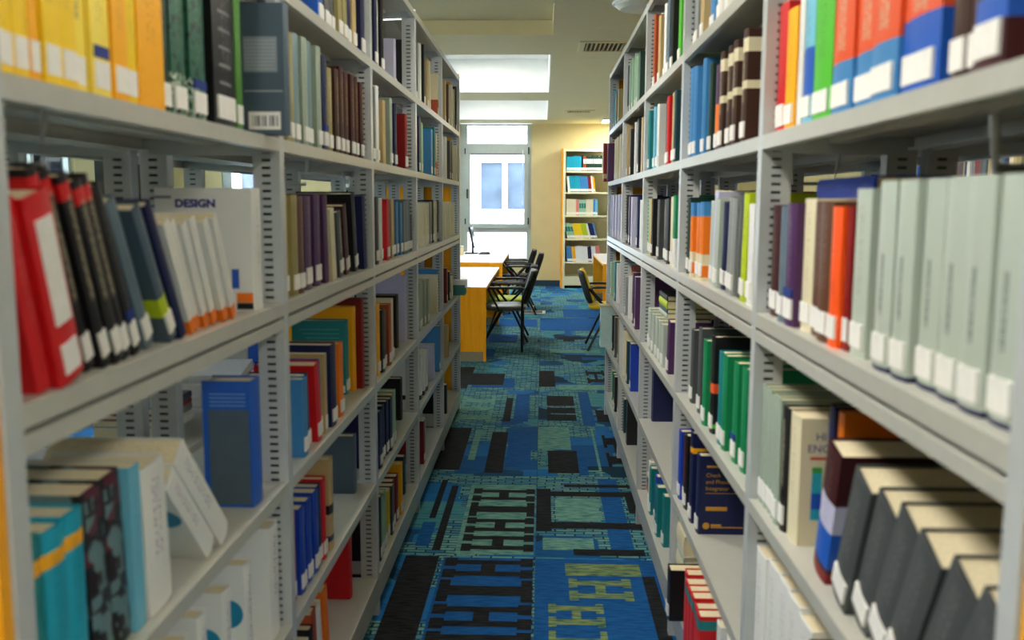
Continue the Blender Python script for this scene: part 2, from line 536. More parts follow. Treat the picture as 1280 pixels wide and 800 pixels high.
def lamp_mat(name, strength, rgb):
    m, nt, b = nodes_of(name)
    b.inputs['Base Color'].default_value = (.9, .9, .9, 1)
    b.inputs['Emission Color'].default_value = (*rgb, 1)
    b.inputs['Emission Strength'].default_value = strength
    return m
WARM = (1.0, .95, .86)
M_L1 = lamp_mat('panel_diffuser', LAMP_PANEL, WARM)
M_L3 = lamp_mat('coffer_diffuser', LAMP_COFFER, (1.0, .98, .93))
def ceiling_light(x, y, z, m, label, sx=.60, sy=.60, group=None, name='ceiling_light'):
    t = thing(name, label, 'ceiling light', (x, y, z), (0, 0, 0), group)
    f = MB()
    e = .025
    f.box(-sx / 2, sx / 2, -sy / 2, -sy / 2 + e, -.014, .012).box(-sx / 2, sx / 2, sy / 2 - e, sy / 2, -.014, .012)
    f.box(-sx / 2, -sx / 2 + e, -sy / 2 + e, sy / 2 - e, -.014, .012).box(sx / 2 - e, sx / 2, -sy / 2 + e, sy / 2 - e, -.014, .012)
    obj('frame', f.mesh('frame', M_WHITE), t)
    obj('diffuser', MB().box(-sx / 2 + e, sx / 2 - e, -sy / 2 + e, sy / 2 - e, -.006, .010).mesh('diffuser', m), t)
# the two lines of panel lights seen over the reading area go on over the shelving, above the picture
for yy in (-.5, 1.7, 3.8):
    bn = {-.5: 'ahead of the orange end panel', 1.7: 'above the orange-end bay', 3.8: 'above the third bay'}[yy]
    ceiling_light(-.75, yy, CEIL + .10, M_L1, 'square coffer panel light %s, desk-side row' % bn, name='ceiling_light_offscreen', group='coffer panel lights above the desk-side row')
    ceiling_light(1.25, yy, CEIL - .012, M_L1, 'square flush panel light %s, bookcase-side row' % bn, name='ceiling_light_offscreen', group='flush panel lights beside the bookcase-side row')
ceiling_light(1.25, 15.5, CEIL - .012, M_L1, 'square panel light in the flat ceiling strip near the tall bookcase')
ceiling_light(-.75, 10.6, CEIL + .385, M_L3, 'panel light in the white coffer between the two deep beams', .34, .9)
ceiling_light(-.75, 14.2, CEIL + .385, M_L3, 'panel light in the white coffer closest to the window', .34, .9)

def vent(x0, x1, y0, y1, label):
    t = thing('ceiling_vent', label, 'vent', ((x0 + x1) / 2, (y0 + y1) / 2, CEIL))
    a, b = (x1 - x0) / 2, (y1 - y0) / 2
    f = MB().box(-a, a, -b, -b + .05, -.012, .0).box(-a, a, b - .05, b, -.012, 0).box(-a, -a + .05, -b + .05, b - .05, -.012, 0).box(a - .05, a, -b + .05, b - .05, -.012, 0)
    obj('frame', f.mesh('frame', M_PLATE), t)
    da, db = a - .05, b - .05
    obj('duct', MB().box(-da, da, -db, -db + .003, 0, .45).box(-da, da, db - .003, db, 0, .45).box(-da, -da + .003, -db + .003, db - .003, 0, .45).box(da - .003, da, -db + .003, db - .003, 0, .45).box(-da, da, -db, db, .45, .453).mesh('duct', mat('duct_metal', (150, 146, 132), .5)), t)
    n = 9
    me = MB().prism([(-.010, -.011), (-.004, -.011), (.012, -.002), (.006, -.002)], -b + .05, b - .05, 'y').mesh('slat', M_GRILLE)
    for k in range(n):
        obj('slat', me, t, (-a + .05 + (k + .5) * (2 * a - .1) / n, 0, 0))
vent(.30, .74, 7.98, 8.50, 'louvred air vent in the flat ceiling just past the shelving rows')
vent(.31, .75, 13.8, 14.2, 'louvred air vent in the flat ceiling near the back wall')
t = thing('ceiling_dome_fitting', 'shallow round dome fitting on the flat ceiling beside the shelving', 'ceiling fitting', (.66, 6.48, CEIL))
prof = [(.19, 0), (.185, -.02), (.15, -.045), (.08, -.06)]
mb = MB()
seg = 32
for (r, z) in prof:
    mb.v += [(r * math.cos(2 * math.pi * k / seg), r * math.sin(2 * math.pi * k / seg), z) for k in range(seg)]
for q in range(len(prof) - 1):
    for k in range(seg):
        mb.f.append((q * seg + k, q * seg + (k + 1) % seg, (q + 1) * seg + (k + 1) % seg, (q + 1) * seg + k))
mb.f.append(tuple((len(prof) - 1) * seg + k for k in range(seg)))
obj('dome', mb.mesh('dome', mat('dome_plastic', (205, 204, 186), .35)), t)
obj('rim', MB().tube([(.195 * math.cos(2 * math.pi * k / 32), .195 * math.sin(2 * math.pi * k / 32), -.006) for k in range(33)], .008, 6).mesh('rim', M_WHITE), t)

# ------------------------------------------------------------------ building outside
M_FAC = mat('white_facade', (214, 220, 226), .8)
M_FGL = mat('facade_glass', (78, 92, 112), .25, 0, .35, 1.6)
t = thing('facing_building', 'pale building with white window frames outside the window', 'building', (-2.2, 23.0, -3))
obj('wall', MB().box(-9, 7, .25, .6, 0, 14).mesh('wall', M_FAC), t)
for fz in (0.9, 4.2, 7.5):
    for k in range(-5, 6):
        x0 = k * 1.5 - .92
        wv = obj('window', MB().box(x0, x0 + .09, .05, .25, fz, fz + 1.3).box(x0 + 1.27, x0 + 1.36, .05, .25, fz, fz + 1.3).box(x0 + .09, x0 + 1.27, .05, .25, fz, fz + .08).box(x0 + .09, x0 + 1.27, .05, .25, fz + 1.22, fz + 1.3).box(x0 + .62, x0 + .75, .05, .25, fz + .08, fz + 1.22).mesh('window', M_WHITE), t)
        obj('pane', MB().box(x0 + .09, x0 + 1.27, .2, .24, fz + .08, fz + 1.22).mesh('pane', M_FGL), wv)
    obj('ledge', MB().box(-9, 7, -.1, .25, fz + 1.42, fz + 1.62).mesh('ledge', M_FAC), t)
o = obj('ground_outside', MB().box(-40, 30, 16.7, 60, -3.2, -3.0).mesh('ground_outside', mat('paving', (150, 150, 146), .9)))
struct(o)

# ------------------------------------------------------------------ shelving
AL, AR = .5729, .4414
PITCHY = 1.1
YL0, YR0 = .9621, .8459
ZL = {'S': 1.934, 'A': 1.601, 'B': 1.241, 'C': .832, 'D': .487, 'E': .140}
ZR = {'S': 1.934, 'A': 1.601, 'B': 1.241, 'C': .845, 'D': .497, 'E': .166}
TOP = 2.304
POST_W, POST_T = .06, .035
DEP = .31

def post_mesh(sgn):
    """hollow slotted upright: front face at x=0, body going towards sgn*x"""
    mb = MB()
    X = lambda d: sgn * d
    H = 2.31
    a, b = .021, .040
    for yy in (0, -POST_T):
        mb.quad((X(0), yy, 0), (X(a), yy, 0), (X(a), yy, H), (X(0), yy, H))
        mb.quad((X(b), yy, 0), (X(POST_W), yy, 0), (X(POST_W), yy, H), (X(b), yy, H))
        z = 0
        k = 0
        s = .115
        while s < 2.24:
            mb.quad((X(a), yy, z), (X(b), yy, z), (X(b), yy, s), (X(a), yy, s))
            z = s + .0056
            s += .0167
        mb.quad((X(a), yy, z), (X(b), yy, z), (X(b), yy, H), (X(a), yy, H))
    mb.quad((X(0), 0, 0), (X(0), -POST_T, 0), (X(0), -POST_T, H), (X(0), 0, H))
    mb.quad((X(POST_W), 0, 0), (X(POST_W), -POST_T, 0), (X(POST_W), -POST_T, H), (X(POST_W), 0, H))
    mb.quad((X(0), 0, H), (X(POST_W), 0, H), (X(POST_W), -POST_T, H), (X(0), -POST_T, H))
    # added inner web, coloured dark to paint shade behind the slots
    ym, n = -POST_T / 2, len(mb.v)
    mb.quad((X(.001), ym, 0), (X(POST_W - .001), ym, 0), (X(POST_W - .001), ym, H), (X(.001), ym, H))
    me = bpy.data.meshes.new('upright')
    me.from_pydata(mb.v, [], mb.f)
    me.materials.append(M_STEEL)
    me.materials.append(mat('slot_shade_steel', (92, 94, 96), .45, .6))
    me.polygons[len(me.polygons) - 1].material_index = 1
    return me

def shelf_mesh(sgn, lip):
    L = PITCHY - POST_T
    mb = MB()
    def bx(d0, d1, z0, z1, y0=0, y1=None):
        y1 = L if y1 is None else y1
        x0, x1 = sorted((sgn * d0, sgn * d1))
        mb.box(x0, x1, y0, y1, z0, z1)
    bx(.003, DEP - .008, -.003, 0)
    bx(0, .003, -lip, 0)
    bx(.003, .017, -lip, -lip + .003)
    bx(DEP - .008, DEP - .005, -.028, 0)
    bx(DEP - .022, DEP - .008, -.028, -.025)
    bx(.13, .17, -.016, -.003)
    return mb.mesh('shelf', M_SHELF)

def bracket_mesh(sgn):
    poly = [(sgn * .004, -.004), (sgn * (DEP - .004), -.004), (sgn * (DEP - .004), -.040), (sgn * .10, -.034), (sgn * .004, -.030)]
    return MB().prism(poly, 0, .003, 'y').mesh('bracket', M_STEEL)

SHELL = {}
for sgn in (-1, 1):
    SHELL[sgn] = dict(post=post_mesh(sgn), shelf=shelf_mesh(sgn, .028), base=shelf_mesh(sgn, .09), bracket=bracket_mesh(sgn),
                      rail=MB().box(min(0, sgn * .012), max(0, sgn * .012), 0, PITCHY - POST_T, -.024, 0).box(min(sgn * .012, sgn * .03), max(sgn * .012, sgn * .03), 0, PITCHY - POST_T, -.003, 0).mesh('tie_rail', M_SHELF, .002),
                      bolt=MB().tube([(0, 0, 0), (sgn * .0, -.003, 0)], .006, 8).mesh('bolt', M_BLACK))
ORD = ['first', 'second', 'third', 'fourth', 'last']

def shelving_row(front, sgn, y0, nb, levels, label, group, y_first=None):
    for k in range(nb):
        yk = y0 + k * PITCHY
        t = thing('shelving_bay', label(k), 'shelving', (front, yk, 0), (0, 0, 0), group)
        S_ = SHELL[sgn]
        sh = (y_first - yk) if (k == 0 and y_first is not None) else 0
        fy = (PITCHY - POST_T - sh) / (PITCHY - POST_T)          # the first bay is a little shorter
        for kk in ([0, 1] if k == nb - 1 else [0]):
            q = sh if kk == 0 else 0
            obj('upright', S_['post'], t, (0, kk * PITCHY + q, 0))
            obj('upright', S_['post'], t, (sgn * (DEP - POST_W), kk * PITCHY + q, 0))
        for lv, z in list(levels.items()) + [('T', TOP)]:
            s = obj('shelf', S_['base'] if lv == 'E' else S_['shelf'], t, (0, sh, z))
            s.scale.y = fy
            if lv != 'E':
                obj('bracket', S_['bracket'], s, (0, PITCHY - POST_T - .003, 0))
                obj('bracket', S_['bracket'], s, (0, 0, 0))
        for d_ in (0, sgn * (DEP - .04)):
            rl = obj('tie_rail', S_['rail'], t, (d_, sh, levels['B'] - .036))
            rl.scale.y = fy

bayname = lambda k: ('orange-end bay', 'second bay', 'third bay', 'fourth bay', 'last bay')[k]
ROWN = {'L': 'desk-side row', 'R': 'bookcase-side row'}
for side, fr, sg, y0, lv, yf in (('L', -AL, -1, YL0, ZL, .985), ('R', AR, 1, YR0, ZR, .866)):
    shelving_row(fr, sg, y0, 5, lv, lambda k: 'grey slotted steel shelving facing the aisle, %s of %s' % (bayname(k), ROWN[side]), 'shelving bays of the ' + ROWN[side], yf)
    back = fr + sg * (2 * DEP + .02)
    shelving_row(back, -sg, y0, 5, lv, lambda k: 'grey steel shelving turned away from the aisle, behind %s of %s' % (bayname(k), ROWN[side]), 'shelving bays behind the ' + ROWN[side], yf)
    x0, x1 = sorted((fr + sg * .004, back - sg * .004))
    for yy, nm in ((yf - POST_T - .024, 'orange wood end panel at the camera-side end of the %s' % ROWN[side]), (y0 + 5 * PITCHY, 'wood end panel closing the last bay of the %s' % ROWN[side])):
        nm = nm.replace('camera-side', 'open')
        t = thing('end_panel', nm, 'panel', ((x0 + x1) / 2, yy, 0))
        hw = (x1 - x0) / 2
        obj('board', MB().box(-hw, hw, 0, .024, .03, 2.33).mesh('board', M_WOOD, .002), t)
        for q in (-1, 1):
            obj('foot', MB().box(q * hw * .8 - .03, q * hw * .8 + .03, 0, .024, 0, .03).mesh('foot', M_BLACK), t)
# one more row across the neighbouring aisle
shelving_row(2.15, 1, YR0, 5, ZR, lambda k: 'grey steel shelving across the neighbouring aisle, opposite the %s of bookcase-side row' % bayname(k), 'shelving bays across the neighbouring aisle')

# ------------------------------------------------------------------ books
PAL = {
    'yel': (244, 204, 22),
    'amb': (248, 176, 10),
    'ora': (235, 120, 20),
    'pyel': (246, 222, 90),
    'dgr': (14, 50, 40),
    'mgr': (40, 95, 75),
    'blk': (18, 18, 22),
    'lgr': (78, 184, 44),
    'dlg': (74, 128, 46),
    'gbl': (92, 112, 126),
    'olv': (150, 140, 90),
    'blg': (112, 140, 148),
    'ggr': (150, 165, 150),
    'nav': (16, 24, 72),
    'mar': (62, 22, 26),
    'red': (200, 20, 28),
    'dre': (128, 14, 20),
    'tan': (190, 165, 115),
    'whi': (226, 228, 226),
    'cre': (220, 212, 180),
    'tea': (20, 125, 130),
    'dte': (14, 58, 66),
    'lbl': (110, 185, 215),
    'blu': (30, 90, 190),
    'rbl': (20, 60, 170),
    'pur': (72, 36, 84),
    'brn': (92, 58, 40),
    'rus': (170, 72, 34),
    'gry': (140, 145, 145),
    'dgy': (72, 76, 78),
    'lav': (190, 190, 220),
    'cya': (20, 160, 190),
    'lim': (180, 200, 30),
    'pnk': (220, 130, 120),
    'sla': (70, 88, 104),
    'grn': (16, 130, 80),
    'bro': (60, 36, 26),
    'lgg': (178, 190, 180),
    'skb': (60, 130, 190),
    'orr': (222, 84, 40),
    'pgr': (150, 190, 160),
    'vor': (250, 90, 20),
}
# side, bay, shelf, y near, y far, count, thickness, height, colour, description, setback, options
BOOKS = [
    ('L', 0, 'A', 1.0, 1.052, 2, 0.0259, 0.262, 'yel', 'yellow paperback', 0.022, {}),
    ('L', 0, 'A', 1.052, 1.085, 1, 0.033, 0.262, 'yel', 'yellow paperback', 0.022, {}),
    ('L', 0, 'A', 1.085, 1.107, 1, 0.0226, 0.262, 'amb', 'orange yellow paperback', 0.022, {}),
    ('L', 0, 'A', 1.107, 1.187, 2, 0.0399, 0.262, 'yel', 'yellow paperback', 0.022, {}),
    ('L', 0, 'A', 1.187, 1.234, 1, 0.0466, 0.262, 'pyel', 'pale yellow paperback', 0.022, {'pr': 1}),
    ('L', 0, 'A', 1.234, 1.287, 1, 0.0528, 0.262, 'pyel', 'pale yellow paperback with blue dot', 0.022, {'dot': 1}),
    ('L', 0, 'A', 1.287, 1.331, 1, 0.0446, 0.262, 'amb', 'orange yellow paperback', 0.022, {}),
    ('L', 0, 'A', 1.331, 1.368, 1, 0.0369, 0.262, 'yel', 'yellow paperback', 0.022, {}),
    ('L', 0, 'A', 1.368, 1.461, 1, 0.0925, 0.262, 'amb', 'thick amber yellow paperback', 0.022, {'st': 0}),
    ('L', 0, 'A', 1.464, 1.505, 1, 0.0414, 0.27, 'dgr', 'dark green hardback', 0.022, {}),
    ('L', 0, 'A', 1.505, 1.566, 1, 0.0613, 0.27, 'mgr', 'green marbled hardback', 0.022, {'marb': 1}),
    ('L', 0, 'A', 1.566, 1.649, 1, 0.07, 0.27, 'mgr', 'green marbled hardback with blue dot', 0.022, {'marb': 1, 'dot': 1}),
    ('L', 0, 'A', 1.649, 1.794, 1, 0.115, 0.285, 'blk', 'thick black hardback with white lines', 0.022, {'lines': 1, 'lab': 1}),
    ('L', 0, 'A', 1.808, 1.846, 1, 0.0386, 0.26, 'dlg', 'green thin book', 0.022, {}),
    ('L', 1, 'A', 2.171, 2.241, 2, 0.0351, 0.259, 'olv', 'olive paperback', 0.022, {'pr': 1}),
    ('L', 1, 'A', 2.241, 2.301, 1, 0.052, 0.263, 'blg', 'blue grey journal volume', 0.022, {}),
    ('L', 1, 'A', 2.301, 2.38, 1, 0.052, 0.267, 'ggr', 'greenish grey journal volume', 0.022, {}),
    ('L', 1, 'A', 2.38, 2.438, 1, 0.052, 0.267, 'blg', 'blue grey journal volume', 0.022, {}),
    ('L', 1, 'A', 2.438, 2.509, 1, 0.052, 0.266, 'ggr', 'greenish grey journal volume', 0.022, {}),
    ('L', 1, 'A', 2.509, 2.565, 1, 0.052, 0.251, 'nav', 'dark navy book', 0.022, {'dot': 1}),
    ('L', 1, 'A', 2.565, 2.663, 1, 0.052, 0.233, 'olv', 'olive and gold book', 0.022, {'pr': 1}),
    ('L', 1, 'A', 2.663, 2.737, 1, 0.052, 0.24, 'bro', 'brown book with glossy spine', 0.022, {'pr': 2}),
    ('L', 1, 'A', 2.737, 3.119, 5, 0.052, 0.255, 'mar', 'gold-ruled maroon hardback', 0.022, {'pr': 2}),
    ('L', 2, 'A', 3.266, 3.329, 1, 0.058, 0.263, 'blk', 'black book', 0.022, {}),
    ('L', 2, 'A', 3.329, 3.428, 1, 0.058, 0.276, 'whi', 'white book', 0.022, {}),
    ('L', 2, 'A', 3.428, 3.533, 1, 0.058, 0.236, 'tan', 'tan book', 0.022, {'st': 0}),
    ('L', 2, 'A', 3.533, 3.663, 1, 0.058, 0.258, 'ggr', 'grey green book', 0.022, {}),
    ('L', 2, 'A', 3.663, 3.783, 1, 0.058, 0.25, 'nav', 'navy book with white edge', 0.022, {}),
    ('L', 2, 'A', 3.783, 4.073, 1, 0.073, 0.235, 'dre', 'dark red thick hardback', 0.022, {'lab': 1}),
    ('L', 3, 'A', 4.409, 4.525, 1, 0.058, 0.267, 'nav', 'dark navy book', 0.022, {}),
    ('L', 3, 'A', 4.525, 4.646, 1, 0.058, 0.247, 'pgr', 'pale green book', 0.022, {}),
    ('L', 3, 'A', 4.646, 5.016, 1, 0.073, 0.243, 'skb', 'thick blue book', 0.022, {}),
    ('L', 3, 'A', 5.016, 5.204, 1, 0.058, 0.269, 'tea', 'teal book', 0.022, {}),
    ('L', 3, 'A', 5.204, 5.45, 1, 0.058, 0.242, 'cre', 'cream book with orange foot', 0.022, {'band': ((0, 0.35, 'ora'),)}),
    ('L', 4, 'A', 5.627, 5.865, 2, 0.058, 0.257, 'whi', 'white book', 0.022, {}),
    ('L', 4, 'A', 5.865, 6.178, 2, 0.058, 0.251, 'dgy', 'grey book', 0.022, {}),
    ('L', 4, 'A', 6.178, 6.59, 1, 0.058, 0.242, 'cre', 'cream book', 0.022, {}),
    ('L', 1, 'S', 2.478, 2.549, 1, 0.052, 0.3, 'blu', 'blue book with white labels', 0.022, {}),
    ('L', 1, 'S', 2.549, 2.714, 4, 0.0413, 0.3, 'dgy', 'dark grey book with white tag', 0.022, {}),
    ('L', 1, 'S', 2.714, 2.844, 2, 0.052, 0.3, 'olv', 'olive book', 0.022, {}),
    ('L', 1, 'S', 2.844, 2.914, 1, 0.052, 0.3, 'nav', 'navy book', 0.022, {}),
    ('L', 1, 'S', 2.914, 2.976, 1, 0.052, 0.29, 'tan', 'tan leaning book', 0.022, {}),
    ('L', 1, 'S', 2.976, 3.147, 1, 0.067, 0.3, 'nav', 'thick navy book with white label', 0.022, {'lab': 1}),
    ('L', 2, 'S', 3.278, 3.356, 1, 0.058, 0.31, 'nav', 'navy book', 0.022, {}),
    ('L', 2, 'S', 3.356, 3.421, 1, 0.058, 0.31, 'whi', 'white thin book', 0.022, {}),
    ('L', 2, 'S', 3.421, 3.506, 1, 0.058, 0.31, 'blk', 'black book', 0.022, {}),
    ('L', 2, 'S', 3.914, 4.049, 1, 0.058, 0.212, 'lav', 'lavender white large book', 0.06, {}),
    ('L', 3, 'S', 4.432, 4.517, 1, 0.058, 0.286, 'blk', 'black thin book', 0.022, {}),
    ('L', 3, 'S', 4.517, 4.606, 1, 0.058, 0.285, 'whi', 'white book', 0.022, {}),
    ('L', 3, 'S', 4.606, 4.73, 1, 0.058, 0.299, 'blk', 'black book', 0.022, {}),
    ('L', 3, 'S', 4.73, 4.895, 1, 0.058, 0.256, 'tan', 'tan book', 0.022, {}),
    ('L', 3, 'S', 4.895, 5.035, 1, 0.058, 0.266, 'cre', 'cream book', 0.022, {}),
    ('L', 3, 'S', 5.035, 5.302, 1, 0.058, 0.233, 'cre', 'cream book with orange foot', 0.022, {'band': ((0, 0.4, 'rus'),)}),
    ('L', 4, 'S', 5.643, 5.783, 1, 0.058, 0.259, 'tan', 'tan book', 0.022, {}),
    ('L', 4, 'S', 5.783, 5.981, 1, 0.058, 0.261, 'brn', 'brown book', 0.022, {}),
    ('L', 4, 'S', 5.981, 6.42, 2, 0.058, 0.28, 'cre', 'cream book', 0.022, {}),
    ('L', 4, 'S', 6.42, 6.665, 1, 0.058, 0.3, 'blk', 'black book', 0.022, {}),
    ('L', 0, 'B', 1.001, 1.034, 1, 0.0326, 0.23, 'red', 'red book leaning', 0.012, {'lean': 14, 'st': 0}),
    ('L', 0, 'B', 1.034, 1.109, 1, 0.062, 0.234, 'red', 'thick red book with long white label', 0.006, {'lean': 15, 'st': 0, 'longlab': 1}),
    ('L', 0, 'B', 1.109, 1.302, 5, 0.028, 0.27, 'blk', 'black hardback with red top', 0.022, {'lean': 18, 'lean1': 22, 'band': ((0.88, 0.96, 'red'),), 'pr': 1}),
    ('L', 0, 'B', 1.302, 1.345, 1, 0.028, 0.262, 'blk', 'black book with blue dot', 0.022, {'lean': 23, 'dot': 1}),
    ('L', 0, 'B', 1.345, 1.41, 1, 0.034, 0.245, 'gbl', 'grey blue book', 0.022, {'lean': 26}),
    ('L', 0, 'B', 1.41, 1.48, 1, 0.034, 0.24, 'sla', 'slate book with lime stripe', 0.022, {'lean': 29, 'band': ((0.2, 0.34, 'lim'),)}),
    ('L', 0, 'B', 1.48, 1.518, 1, 0.03, 0.246, 'nav', 'tall navy book with gold corner', 0.022, {'lean': 29, 'st': 0}),
    ('L', 0, 'B', 1.518, 1.776, 6, 0.026, 0.212, 'whi', 'white paperback with orange foot', 0.022, {'lean': 28, 'lean1': 25, 'band': ((0, 0.12, 'ora'),), 'st': 0}),
    ('L', 0, 'B', 1.887, 1.948, 1, 0.061, 0.251, 'whi', 'large white book titled DESIGN', 0.022, {'st': 0, 'id': 'design'}),
    ('L', 1, 'B', 2.149, 2.177, 1, 0.0281, 0.24, 'tan', 'tan book', 0.022, {}),
    ('L', 1, 'B', 2.177, 2.228, 1, 0.0509, 0.24, 'olv', 'olive and tan book', 0.022, {}),
    ('L', 1, 'B', 2.228, 2.282, 1, 0.052, 0.237, 'brn', 'brown book with blue mark', 0.022, {}),
    ('L', 1, 'B', 2.282, 2.503, 2, 0.067, 0.242, 'pur', 'purple thick hardback', 0.022, {'lab': 1}),
    ('L', 1, 'B', 2.503, 2.58, 1, 0.052, 0.239, 'pur', 'dark purple book leaning', 0.022, {'lean': 4, 'st': 0}),
    ('L', 1, 'B', 2.59, 2.641, 1, 0.0509, 0.203, 'cre', 'cream thin book', 0.022, {'lean': 8, 'st': 0}),
    ('L', 1, 'B', 2.641, 2.772, 1, 0.052, 0.194, 'dgy', 'black and white patterned book', 0.022, {'lean': 10, 'pr': 1}),
    ('L', 1, 'B', 2.772, 2.878, 1, 0.052, 0.213, 'mar', 'dark maroon book leaning', 0.022, {'lean': 11}),
    ('L', 1, 'B', 2.89, 3.006, 1, 0.052, 0.25, 'blk', 'black book leaning', 0.022, {'lean': 10}),
    ('L', 1, 'B', 3.02, 3.117, 1, 0.052, 0.243, 'nav', 'navy book leaning', 0.022, {'lean': 6, 'st': 0}),
    ('L', 2, 'B', 3.284, 3.349, 1, 0.058, 0.241, 'blk', 'black book', 0.022, {}),
    ('L', 2, 'B', 3.349, 3.451, 1, 0.058, 0.238, 'whi', 'white book', 0.022, {}),
    ('L', 2, 'B', 3.451, 3.597, 1, 0.058, 0.233, 'red', 'red book', 0.022, {}),
    ('L', 2, 'B', 3.597, 3.655, 1, 0.058, 0.23, 'blk', 'black thin book', 0.022, {}),
    ('L', 2, 'B', 3.655, 3.715, 1, 0.058, 0.233, 'tan', 'tan thin book', 0.022, {}),
    ('L', 2, 'B', 3.715, 3.777, 1, 0.058, 0.221, 'dgr', 'dark green book', 0.022, {}),
    ('L', 2, 'B', 3.777, 3.953, 2, 0.058, 0.224, 'skb', 'blue book', 0.022, {}),
    ('L', 2, 'B', 3.953, 4.236, 4, 0.058, 0.231, 'gbl', 'grey blue volume', 0.022, {}),
    ('L', 2, 'B', 4.236, 4.303, 1, 0.058, 0.165, 'nav', 'short navy book', 0.022, {}),
    ('L', 3, 'B', 4.501, 4.888, 2, 0.058, 0.216, 'cre', 'cream volume', 0.022, {}),
    ('L', 3, 'B', 4.888, 4.995, 1, 0.058, 0.224, 'gry', 'grey book', 0.022, {}),
    ('L', 3, 'B', 4.995, 5.107, 1, 0.058, 0.233, 'blk', 'black book', 0.022, {}),
    ('L', 3, 'B', 5.107, 5.305, 1, 0.073, 0.228, 'cre', 'thick cream volume', 0.022, {}),
    ('L', 3, 'B', 5.305, 5.453, 1, 0.058, 0.229, 'nav', 'navy book', 0.022, {}),
    ('L', 4, 'B', 5.655, 6.276, 4, 0.058, 0.219, 'cre', 'cream crumpled magazine', 0.022, {'st': 0}),
    ('L', 0, 'C', 0.965, 1.034, 2, 0.0345, 0.235, 'tea', 'teal blue volume', 0.022, {'st': 0, 'band': ((0.8, 0.88, 'amb'),)}),
    ('L', 0, 'C', 1.034, 1.138, 2, 0.0521, 0.235, 'cya', 'bright cyan volume', 0.022, {'st': 0, 'band': ((0.8, 0.88, 'amb'),)}),
    ('L', 0, 'C', 1.138, 1.252, 2, 0.0573, 0.252, 'blk', 'black book with mosaic pattern', 0.022, {'lean': 4, 'st': 0, 'marb': 2}),
    ('L', 0, 'C', 1.252, 1.287, 1, 0.0348, 0.25, 'lbl', 'light blue thin book', 0.022, {'st': 0}),
    ('L', 0, 'C', 1.29, 1.403, 1, 0.085, 0.235, 'whi', 'thick white textbook volume', 0.022, {'lean': 3, 'st': 0, 'ttl': 1}),
    ('L', 0, 'C', 1.522, 1.584, 1, 0.0623, 0.245, 'whi', 'white textbook volume leaning', 0.022, {'st': 0, 'lean': 43, 'ttl': 1, 'circ': 1}),
    ('L', 0, 'C', 1.6, 1.678, 1, 0.07, 0.29, 'whi', 'white textbook volume leaning', 0.022, {'st': 0, 'lean': 43, 'ttl': 1, 'circ': 1}),
    ('L', 0, 'C', 1.846, 1.913, 1, 0.0671, 0.267, 'blu', 'blue book with slate cover panel', 0.022, {'st': 0, 'dep': 0.1, 'id': 'slate'}),
    ('L', 1, 'C', 2.167, 2.282, 1, 0.052, 0.197, 'skb', 'bright blue book', 0.022, {}),
    ('L', 1, 'C', 2.282, 2.323, 1, 0.0412, 0.197, 'nav', 'navy book', 0.022, {'lean': 4}),
    ('L', 1, 'C', 2.332, 2.428, 1, 0.052, 0.211, 'red', 'red and white book leaning', 0.022, {'lean': 7}),
    ('L', 1, 'C', 2.428, 2.465, 1, 0.037, 0.209, 'rbl', 'blue book leaning', 0.022, {'lean': 4}),
    ('L', 1, 'C', 2.465, 2.494, 1, 0.0285, 0.221, 'tan', 'tan thin book', 0.022, {}),
    ('L', 1, 'C', 2.494, 2.604, 1, 0.067, 0.234, 'nav', 'thick dark navy book', 0.022, {}),
    ('L', 1, 'C', 2.609, 2.712, 1, 0.052, 0.219, 'ora', 'orange brown book', 0.022, {}),
    ('L', 1, 'C', 2.998, 3.054, 1, 0.052, 0.246, 'tea', 'teal large book', 0.07, {'id': 'teal'}),
    ('L', 1, 'C', 3.054, 3.112, 1, 0.052, 0.285, 'amb', 'tall yellow book', 0.05, {'st': 0}),
    ('L', 1, 'C', 3.112, 3.157, 1, 0.0448, 0.307, 'dre', 'tall dark red book', 0.04, {'st': 0}),
    ('L', 2, 'C', 3.266, 3.366, 1, 0.058, 0.265, 'amb', 'yellow ochre book', 0.022, {}),
    ('L', 2, 'C', 3.366, 3.436, 1, 0.058, 0.235, 'blk', 'black book', 0.022, {}),
    ('L', 2, 'C', 3.436, 3.509, 1, 0.058, 0.22, 'dte', 'dark teal book', 0.022, {}),
    ('L', 2, 'C', 3.509, 3.585, 1, 0.058, 0.239, 'rus', 'rust orange book', 0.022, {}),
    ('L', 2, 'C', 3.585, 3.684, 1, 0.058, 0.249, 'cre', 'cream and yellow book', 0.022, {}),
    ('L', 2, 'C', 3.9, 4.018, 1, 0.058, 0.232, 'blk', 'black book with wide cover', 0.06, {'st': 0}),
    ('L', 2, 'C', 4.042, 4.195, 1, 0.058, 0.299, 'lav', 'lavender white tall book', 0.05, {'st': 0}),
    ('L', 3, 'C', 4.445, 4.829, 4, 0.058, 0.241, 'ggr', 'pale grey magazine volume', 0.022, {}),
    ('L', 3, 'C', 4.864, 5.283, 1, 0.058, 0.222, 'cre', 'cream file box', 0.022, {'st': 0}),
    ('L', 3, 'C', 5.325, 5.41, 1, 0.058, 0.25, 'skb', 'bright blue book', 0.022, {'st': 0}),
    ('L', 4, 'C', 5.635, 5.829, 1, 0.058, 0.219, 'dre', 'dark red book', 0.022, {}),
    ('L', 4, 'C', 5.829, 5.984, 1, 0.058, 0.186, 'blk', 'black book', 0.022, {}),
    ('L', 4, 'C', 5.984, 6.202, 2, 0.058, 0.145, 'cre', 'cream book', 0.022, {}),
    ('L', 4, 'C', 6.202, 6.562, 1, 0.058, 0.15, 'tea', 'teal book', 0.022, {}),
    ('L', 1, 'D', 2.141, 2.171, 1, 0.03, 0.229, 'rus', 'rust red thin book', 0.022, {}),
    ('L', 1, 'D', 2.178, 2.378, 3, 0.052, 0.219, 'rbl', 'royal blue hardback', 0.022, {}),
